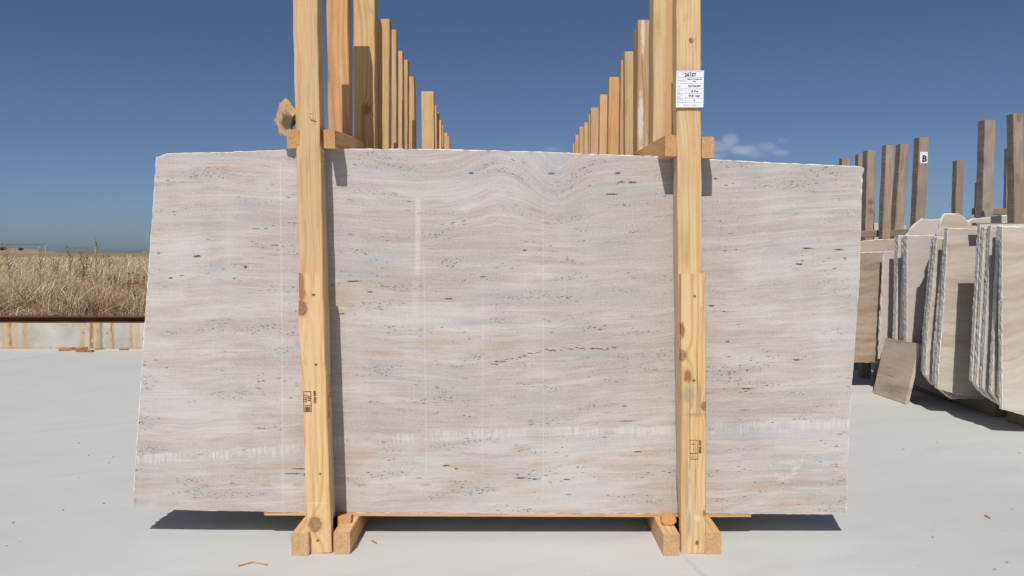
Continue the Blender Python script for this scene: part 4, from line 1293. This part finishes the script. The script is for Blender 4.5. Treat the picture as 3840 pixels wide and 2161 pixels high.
wpost(505, 615, 348, 490, 575, 1190, 6.20, .32, 'rough sawn post in front of the rail, striped with saw marks', (1.30, 1.16, 1.02), 704)
wpost(640, 752, 338, 592, 700, 1110, 6.46, .28, 'warm brown post leaning beside the saw-marked one', (1.35, 1.16, 1.0), 705)
pB = wpost(810, 930, 278, 772, 888, 1080, 6.25, .26, 'weathered post carrying a white letter sheet', (1.10, 1.02, .92), 706)
wpost(1150, 1245, 487, 1138, 1232, 970, 7.6, .32, 'short dark brown post standing alone behind the dome-topped slab', (.85, .74, .60), 707)
wpost(1385, 1530, 120, 1358, 1500, 1065, 5.60, .34, 'tall grey post with a round knot behind the front stacks', (1.02, 1.0, .96), 708,
      wood('grey_knotted_pine', (.42, .36, .29), (.25, .20, .15), weather=.85, sawmarks=.6, knots=[(.0, P(*zz3(1465, 905), 5.6).z, .022, .5)]))
wpost(1600, 1668, 378, 1592, 1660, 920, 6.6, .48, 'shaded post half hidden by the tallest weathered post', (.8, .76, .70), 709)
wpost(1635, 1780, 60, 1650, 1790, 1070, 5.05, .38, 'tallest weathered post with wavy grain at the end of the row', (1.02, .92, .82), 710)
wpost(1350, 1420, 690, 1345, 1415, 920, 6.75, .3, 'post almost hidden behind the tall grey knotted post', (.9, .85, .8), 711)
def rail(x0, x1, y, hpx, Y, dp, label, color, seed):
    a = zz3(x0, y); b = zz3(x1, y + (4 if x0 > 1000 else -14))
    pa = P(a[0], a[1], Y); pb = P(b[0], b[1], Y)
    h = hpx * .4139 / F * Y
    o = beam('timber_rail', pa, pb, h, dp, M_WEATH, color, None, (0, 0, 1), seed=seed, jit=.001)
    tag(o, label, 'rail', 'rails between the weathered posts')
rail(250, 545, 1160, 60, 6.35, .05, 'weathered rail crossing behind the saw-marked post', (.85, .80, .72), 721)
rail(545, 770, 1150, 58, 6.33, .05, 'darker weathered rail ending at the sloping slab top', (.55, .50, .45), 722)
rail(1330, 1660, 950, 58, 6.52, .05, 'brown rail between the tall grey post and the tallest post', (.75, .62, .50), 723)
rail(1335, 1700, 1066, 24, 4.90, .05, 'thin wooden strip lying on top of the front stacks', (.9, .8, .66), 724)
# letter sheet on its post
def bsheet():
    Y = 6.25 - .0045
    a = P(*zz3(848, 410), Y); b = P(*zz3(913, 515), Y)
    W_ = b.x - a.x; H_ = a.z - b.z
    root = empty('letter_sheet', (a.x, Y, b.z), 'white sheet with a black letter on a weathered post', 'sign')
    me = boxmesh('sheet', [(0, W_, 0, .0012, 0, H_)])
    o = bpy.data.objects.new('sheet', me); col.objects.link(o); me.materials.append(M_PAPER); o.parent = root
    tm = text_mesh('B', H_ * .75, .0025)
    o = bpy.data.objects.new('lettering', tm); col.objects.link(o); tm.materials.append(M_INK); o.parent = root
    o.location = (W_ * .24, -.0015, H_ * .16); o.rotation_euler = (R90, 0, 0)
bsheet()

# ------------------------------------------------------------------ dry grass beyond the wall
def grass():
    r = np.random.default_rng(5)
    def place(n, y0, y1, u0, u1, pw):
        f = r.random(n)
        y = y0 * (y1 / y0) ** (f ** pw)
        uu = u0 + (u1 - u0) * r.random(n)
        x = (uu - CX) / F * y
        return x, y
    sets = [place(46000, 8.80, 15, -500, 640, 1.0), place(30000, 13, 34, -500, 640, 1.0), place(18000, 30, 120, -500, 640, 1.0),
            place(14000, 8.80, 40, 640, 2600, 1.0), place(5000, 40, 140, 640, 3900, 1.0), place(9000, 8.80, 60, -2500, -500, 1.0), place(6000, 8.8, 60, 2600, 5000, 1.0)]
    xs = np.concatenate([s[0] for s in sets]); ys = np.concatenate([s[1] for s in sets])
    n = len(xs)
    # plant colour zones
    zone = np.array([mnoise.noise((x * .55, y * .33, 1.7)) for x, y in zip(xs, ys)])
    zone2 = np.array([mnoise.noise((x * 1.7, y * 1.1, 9.7)) for x, y in zip(xs, ys)])
    hgt = (.31 + .34 * zone2 + .16 * zone) * r.uniform(.35, 1.4, n)
    hgt *= np.where(ys < 11, .85, 1.0)
    tall = r.random(n) < .06
    hgt = np.where(tall, hgt * 1.35, hgt)
    hgt = np.clip(hgt, .12, .78)
    wd = np.maximum(.0022, ys * .00024) * r.uniform(.6, 1.5, n)
    ang = r.uniform(0, 2 * np.pi, n)
    lean = np.where(r.random(n) < .6, r.uniform(.6, 1.9, n), r.uniform(.05, .7, n)) * hgt
    la = r.normal(.5, 1.5, n)
    lx, ly = np.cos(la) * lean, np.sin(la) * lean
    wx, wy = np.cos(ang) * wd, np.sin(ang) * wd * .35
    fr = np.array([0, .4, .75, 1.0]); wf = np.array([1.0, .85, .8, .15])
    V = np.zeros((n, 8, 3), np.float32)
    head = r.random(n) < .35
    for k, (f, q) in enumerate(zip(fr, wf)):
        qq = np.where(head & (k == 2), 1.7, q)
        cx = xs + lx * f * f; cyy = ys + ly * f * f; cz = FZ - .02 + hgt * f * (1 - np.minimum(.42, .26 * (lean / hgt)) * f)
        V[:, 2 * k, 0] = cx - wx * qq; V[:, 2 * k, 1] = cyy - wy * qq; V[:, 2 * k, 2] = cz
        V[:, 2 * k + 1, 0] = cx + wx * qq; V[:, 2 * k + 1, 1] = cyy + wy * qq; V[:, 2 * k + 1, 2] = cz
    base = (np.arange(n) * 8)[:, None, None]
    q = np.array([[0, 1, 3, 2], [2, 3, 5, 4], [4, 5, 7, 6]])[None]
    Fc = (base + q).reshape(-1)
    me = bpy.data.meshes.new('dry_grass')
    me.vertices.add(n * 8); me.loops.add(n * 12); me.polygons.add(n * 3)
    me.vertices.foreach_set('co', V.reshape(-1))
    me.loops.foreach_set('vertex_index', Fc.astype(np.int32))
    me.polygons.foreach_set('loop_start', np.arange(n * 3, dtype=np.int32) * 4)
    me.polygons.foreach_set('loop_total', np.full(n * 3, 4, np.int32))
    straw = np.array([.52, .43, .25]); gold = np.array([.44, .33, .18]); red = np.array([.34, .21, .12]); pale = np.array([.66, .60, .45]); grey = np.array([.34, .33, .26])
    u_ = xs / ys
    redw = np.clip((zone + .12) * 2.2 + (u_ + .56) * 5.0 - (ys - 9) * .10, 0, 1)
    pick = r.random(n)
    c = np.where((pick < redw * .75)[:, None], red, np.where((pick < .55 + .4 * redw)[:, None], gold, straw))
    c = np.where((r.random(n) < .10)[:, None], pale, c)
    c = np.where((r.random(n) < .10 + .55 * np.clip(zone2 * 2.2 - .45, 0, 1))[:, None], grey, c)
    c = c * r.uniform(.72, 1.2, (n, 1))
    ca = np.ones((n, 8, 4), np.float32); ca[:, :, :3] = c[:, None, :]
    at = me.color_attributes.new('plant_colour', 'FLOAT_COLOR', 'POINT')
    at.data.foreach_set('color', ca.reshape(-1))
    me.update(); me.validate()
    m, t = mat('dry_grass_blades')
    a = t.n('ShaderNodeAttribute', attribute_name='plant_colour')
    t.finish(a.outputs['Color'], .8, spec=.15)
    o = link('dry_grass', me, m)
    o['kind'] = 'stuff'; o['label'] = 'tall dry straw-coloured grass beyond the wall'; o['category'] = 'grass'
grass()

# taller weeds
M_WEED = simple('dry_weed_stalk', (.33, .25, .14), .9, .25, 8)
M_WEEDG = simple('grey_green_leaf', (.19, .21, .14), .9, .25, 8)
M_GREEN = simple('dark_green_leaf', (.075, .10, .05), .9, .3, 8)
M_HEAD = simple('thistle_head', (.26, .13, .05), .9, .3, 30)
def weed(uu, v_top, Y, label, seed, kind='wisp'):
    r = random.Random(seed)
    base = P(uu, 1000, Y); base.z = FZ - .02
    top = P(uu, v_top, Y)
    hh = top.z - base.z
    root = empty('dry_weed', base, label, 'weed', 'tall weeds in the dry field')
    bm = bmesh.new()
    w_ = Y * .00045
    def stem(p, q, bend, r0, r1, n=6):
        pts = [p.lerp(q, i / n) + bend * math.sin(math.pi * i / n) for i in range(n + 1)]
        tube(bm, pts, r0, r1, 4); return pts
    main = stem(Vector((0, 0, 0)), Vector((r.uniform(-.05, .05) * hh, 0, hh)), Vector((r.uniform(-.05, .05) * hh, 0, 0)), w_ * 1.6, w_ * .6, 9)
    heads = []
    if kind == 'wisp':
        for i in range(26):
            k = r.uniform(.3, .98); p = main[0].lerp(main[-1], k); p.x = main[min(9, int(k * 9))].x
            a = r.uniform(0, 6.28); L_ = hh * r.uniform(.12, .30) * (1.15 - k * .6)
            q = p + Vector((math.cos(a) * L_ * .6, math.sin(a) * L_ * .6, L_ * r.uniform(.6, 1.1)))
            stem(p, q, Vector((math.cos(a), math.sin(a), -.3)) * L_ * .12, w_ * .7, w_ * .35, 4)
    elif kind == 'thistle':
        heads.append(main[-1])
        for i in range(7):
            k = r.uniform(.35, .9); p = main[int(k * 9)]
            a = r.uniform(0, 6.28); L_ = hh * r.uniform(.2, .38)
            q = p + Vector((math.cos(a) * L_ * .7, math.sin(a) * L_ * .7, L_))
            stem(p, q, Vector((math.cos(a), math.sin(a), 0)) * L_ * .1, w_ * .9, w_ * .5, 4)
            if r.random() < .6: heads.append(q)
    else:   # arching stems
        for i in range(5):
            a = r.uniform(0, 6.28); L_ = hh * r.uniform(.6, 1.1)
            q = Vector((math.cos(a) * L_, math.sin(a) * L_, hh * r.uniform(.4, .9)))
            stem(Vector((0, 0, 0)), q, Vector((0, 0, hh * .3)), w_, w_ * .5, 7)
    me = bpy.data.meshes.new('stalk'); bm.to_mesh(me); bm.free()
    o = bpy.data.objects.new('stalk', me); col.objects.link(o); me.materials.append(M_WEED); o.parent = root
    for hpt in heads:
        bm = bmesh.new()
        bmesh.ops.create_icosphere(bm, subdivisions=2, radius=.013)
        for v in bm.verts:
            v.co *= r.uniform(.75, 1.3); v.co.z *= .8
        bmesh.ops.translate(bm, verts=bm.verts, vec=hpt)
        me = bpy.data.meshes.new('flower_head'); bm.to_mesh(me); bm.free()
        o = bpy.data.objects.new('flower_head', me); col.objects.link(o); me.materials.append(M_HEAD); o.parent = root
WL_ = 'wispy dry weed rising above the grass against the sky'
weed(30, 910, 11.0, 'bushy dry weed plume above the grass near the far tree-topped hill', 1)
weed(248, 922, 14.0, WL_, 2)
weed(326, 928, 16.0, WL_, 3)
weed(372, 904, 13.0, WL_, 4)
weed(146, 938, 15.0, WL_, 5)
weed(494, 1024, 9.4, 'dry thistle with brown heads close to the big slab edge', 6, 'thistle')
weed(512, 1062, 9.2, 'shorter dry thistle in front of the wall end', 7, 'thistle')
weed(60, 1050, 9.3, 'arching dead stems drooping behind the rusty rail', 8, 'arch')
weed(150, 1040, 9.8, 'arching dead stems drooping behind the rusty rail', 9, 'arch')
weed(410, 945, 13.5, WL_, 10)
weed(540, 1040, 9.9, 'dry thistle with brown heads close to the big slab edge', 11, 'thistle')
weed(-120, 930, 12, WL_, 12)
def bush(uu, v0, v1, Y, wpx, m, label, seed, n=260, name='bush'):
    r = random.Random(seed)
    base = P(uu, v1, Y); base.z = FZ - .02
    top = P(uu, v0, Y); hh = top.z - base.z; ww = wpx / F * Y
    root = empty(name, base, label, 'bush')
    bm = bmesh.new()
    for i in range(6):
        a = r.uniform(0, 6.28)
        tube(bm, [(0, 0, 0), (math.cos(a) * ww * .15, math.sin(a) * ww * .15, hh * .4), (math.cos(a) * ww * .35, math.sin(a) * ww * .35, hh * .8)], ww * .02, ww * .006, 4)
    me = bpy.data.meshes.new('stem'); bm.to_mesh(me); bm.free()
    o = bpy.data.objects.new('stem', me); col.objects.link(o); me.materials.append(M_WEED); o.parent = root
    bm = bmesh.new()
    cl_ = [(r.gauss(0, .2) * ww, r.gauss(0, .2) * ww, hh * r.uniform(.45, .9)) for _ in range(9)]
    for i in range(n):
        c0 = r.choice(cl_)
        p = Vector((c0[0] + r.gauss(0, .10) * ww, c0[1] + r.gauss(0, .10) * ww, min(hh, c0[2] + r.gauss(0, .10) * hh)))
        s = ww * r.uniform(.035, .07)
        a = Vector((r.gauss(0, 1), r.gauss(0, 1), r.gauss(0, 1))).normalized() * s
        b = a.orthogonal().normalized() * s * .5
        bm.faces.new([bm.verts.new(p - a), bm.verts.new(p + b), bm.verts.new(p + a), bm.verts.new(p - b)])
    me = bpy.data.meshes.new('foliage'); bm.to_mesh(me); bm.free()
    o = bpy.data.objects.new('foliage', me); col.objects.link(o); me.materials.append(m); o.parent = root
bush(307, 946, 990, 14, 44, M_GREEN, 'small dark green bush on the field horizon', 1, 500)
bush(222, 1045, 1110, 10.2, 40, M_WEEDG, 'grey-green leafy weed amid the dry grass, the taller of a pair', 2)
bush(258, 1062, 1120, 9.9, 34, M_WEEDG, 'grey-green leafy weed amid the dry grass, the lower of a pair', 3)
bush(205, 968, 1010, 15, 50, simple('purplish_dry_leaf', (.20, .16, .13), .9, .3, 8), 'dusky dry shrub in the middle of the field', 4)
bush(95, 1165, 1190, 9.0, 22, M_GREEN, 'small green weed peeping over the rusty rail', 5, 160)
bush(335, 1150, 1190, 9.0, 40, M_WEEDG, 'grey-green leafy weed right behind the rusty rail', 6, 220)
# trees on the far hill
def far_tree(uu, vt, vb, Y, wpx, label, seed):
    r = random.Random(seed)
    base = P(uu, vb, Y); top = P(uu, vt, Y); hh = top.z - base.z; ww = wpx / F * Y
    root = empty('tree', base, label, 'tree', 'trees on the far hill')
    bm = bmesh.new()
    tube(bm, [(0, 0, -.5), (0, 0, hh * .35), (.1, 0, hh * .7)], ww * .04, ww * .02, 6)
    me = bpy.data.meshes.new('trunk'); bm.to_mesh(me); bm.free()
    o = bpy.data.objects.new('trunk', me); col.objects.link(o); me.materials.append(M_WEED); o.parent = root
    bm = bmesh.new()
    for i in range(420):
        d = Vector((r.gauss(0, 1), r.gauss(0, 1), r.gauss(0, 1))).normalized() * (r.random() ** .4)
        p = Vector((d.x * ww * .5, d.y * ww * .5, hh * .58 + d.z * hh * .42))
        s = ww * r.uniform(.05, .10)
        a = Vector((r.gauss(0, 1), r.gauss(0, 1), r.gauss(0, 1))).normalized() * s
        b = a.orthogonal().normalized() * s * .7
        bm.faces.new([bm.verts.new(p - a), bm.verts.new(p + b), bm.verts.new(p + a), bm.verts.new(p - b)])
    me = bpy.data.meshes.new('crown'); bm.to_mesh(me); bm.free()
    o = bpy.data.objects.new('crown', me); col.objects.link(o); me.materials.append(M_GREEN); o.parent = root
far_tree(78, 929, 942, 1600, 17, 'lone dark round tree on the shoulder of the far hill', 1)
far_tree(12, 927, 940, 1640, 26, 'dark trees clumped on the crest of the far hill', 2)
far_tree(-14, 926, 940, 1650, 30, 'dark trees clumped on the crest of the far hill', 3)
# utility poles and wires
M_POLE = simple('grey_concrete_pole', (.40, .40, .40), .8, .1, 1)
def pole(uu, vt, Y, arm, label):
    top = P(uu, vt, Y)
    base = Vector((top.x, Y, FZ - .1))
    hh = top.z - base.z
    root = empty('utility_pole', base, label, 'pole', 'utility poles across the field')
    sw_ = Y * .00042
    me = boxmesh('shaft', [(-sw_ * .8, sw_ * .8, -sw_ * .8, sw_ * .8, 0, hh)])
    o = bpy.data.objects.new('shaft', me); col.objects.link(o); me.materials.append(M_POLE); o.parent = root
    me = boxmesh('cross_arm', [(-arm, arm, -sw_ * 1.0, -sw_ * .8, hh - sw_ * 1.4, hh - sw_ * .2)])
    o = bpy.data.objects.new('cross_arm', me); col.objects.link(o); me.materials.append(M_POLE); o.parent = root
    for k in (-.9, -.2, .9):
        bm = bmesh.new(); tube(bm, [(k * arm, -sw_ * .9, hh - sw_ * .2), (k * arm, -sw_ * .9, hh + sw_ * 1.6)], sw_ * .7, sw_ * .4, 6)
        me = bpy.data.meshes.new('insulator'); bm.to_mesh(me); bm.free()
        o = bpy.data.objects.new('insulator', me); col.objects.link(o); me.materials.append(simple('insulator_glaze', (.07, .05, .05), .4)); o.parent = root
    return top
t1 = pole(171, 917, 600, 2.5, 'pale concrete power pole standing clear on the horizon')
t2 = pole(149, 927, 780, 2.0, 'darker power pole close behind the pale one')
t3 = pole(357, 927, 760, 1.8, 'power pole half hidden by tall weeds')
t4 = pole(540, 943, 1500, 4.5, 'far small power pole beside the big slab edge')
def wire(p, q, sag, Y, label):
    bm = bmesh.new()
    pts = [p.lerp(q, i / 12) - Vector((0, 0, sag * 4 * (i / 12) * (1 - i / 12))) for i in range(13)]
    org = pts[0].copy()
    tube(bm, [a - org for a in pts], .08, .16, 4)
    me = bpy.data.meshes.new('wire'); bm.to_mesh(me); bm.free()
    o = link('power_line', me, simple('wire_dark', (.12, .12, .13), .6), loc=org)
    tag(o, label, 'wire', 'power lines')
start = P(-500, 893, 330)
wire(start, t1, 1.0, 600, 'power line running up to the pale concrete pole')
wire(t1, t4, 2.0, 900, 'power line running from the pale pole to the far small pole')
wire(t2, t3, 1.0, 900, 'power line running from the darker pole to the weed-hidden pole')

# ------------------------------------------------------------------ litter on the yard
def scrap(uu0, v0, uu1, v1, wd, th, label, color, seed, m=None):
    a = G(uu0, v0); b = G(uu1, v1)
    a.z = b.z = th / 2 + .002
    o = beam('wood_scrap', a, b, th, wd, m or M_WOOD, color, None, (0, 0, 1), ch=min(wd, th) * .2, jit=min(th, wd) * .25, seed=seed, segs=8)
    tag(o, label, 'wood scrap', 'wood scraps on the yard')
scrap(222, 1316, 327, 1313, .05, .030, 'longer reddish board scrap lying at the foot of the wall', (.62, .47, .40), 1)
scrap(288, 1320, 349, 1321, .035, .022, 'shorter reddish board scrap in front of the longer one', (.58, .40, .32), 2)
scrap(354, 1312, 392, 1310, .014, .008, 'thin bark curl at the foot of the wall', (.5, .36, .28), 3)
scrap(448, 1313, 482, 1313, .016, .010, 'thin bark curl near the big slab edge', (.45, .33, .26), 4)
scrap(893, 2126, 948, 2111, .004, .004, 'pale split twig on the concrete, longer half', (.95, .88, .62), 5)
scrap(946, 2111, 1002, 2121, .004, .004, 'pale split twig on the concrete, bent half', (.95, .88, .62), 6)
scrap(3694, 1936, 3712, 1946, .006, .004, 'tiny curled splinter on the bare concrete', (.75, .62, .42), 7)
scrap(1393, 2030, 1412, 2040, .004, .003, 'orange splinter beside the sleeper', (.95, .55, .35), 8)
def pebble(uu, v, s, seed):
    r = random.Random(seed)
    p = G(uu, v)
    bm = bmesh.new()
    bmesh.ops.create_icosphere(bm, subdivisions=1, radius=s)
    for vv in bm.verts:
        vv.co *= r.uniform(.7, 1.25); vv.co.z *= .5
    zmin = min(vv.co.z for vv in bm.verts)
    bmesh.ops.translate(bm, verts=bm.verts, vec=(0, 0, -zmin))
    me = bpy.data.meshes.new('stone_chip'); bm.to_mesh(me); bm.free()
    o = link('stone_chip', me, simple('chip_stone', (.38, .34, .29), .9, .2, 40) if seed % 2 else M_RIM, loc=(p.x, p.y, .0005))
    tag(o, 'small stone chip on the bare concrete', 'stone chip', 'stone chips on the yard')
rp = random.Random(77)
for i in range(26):
    if i < 16:
        uu, v = rp.uniform(10, 520), rp.uniform(1340, 2080)
    else:
        uu, v = rp.uniform(3200, 3830), rp.uniform(1640, 2150)
    pebble(uu, v, rp.uniform(.0025, .006), i * 2 + 1)
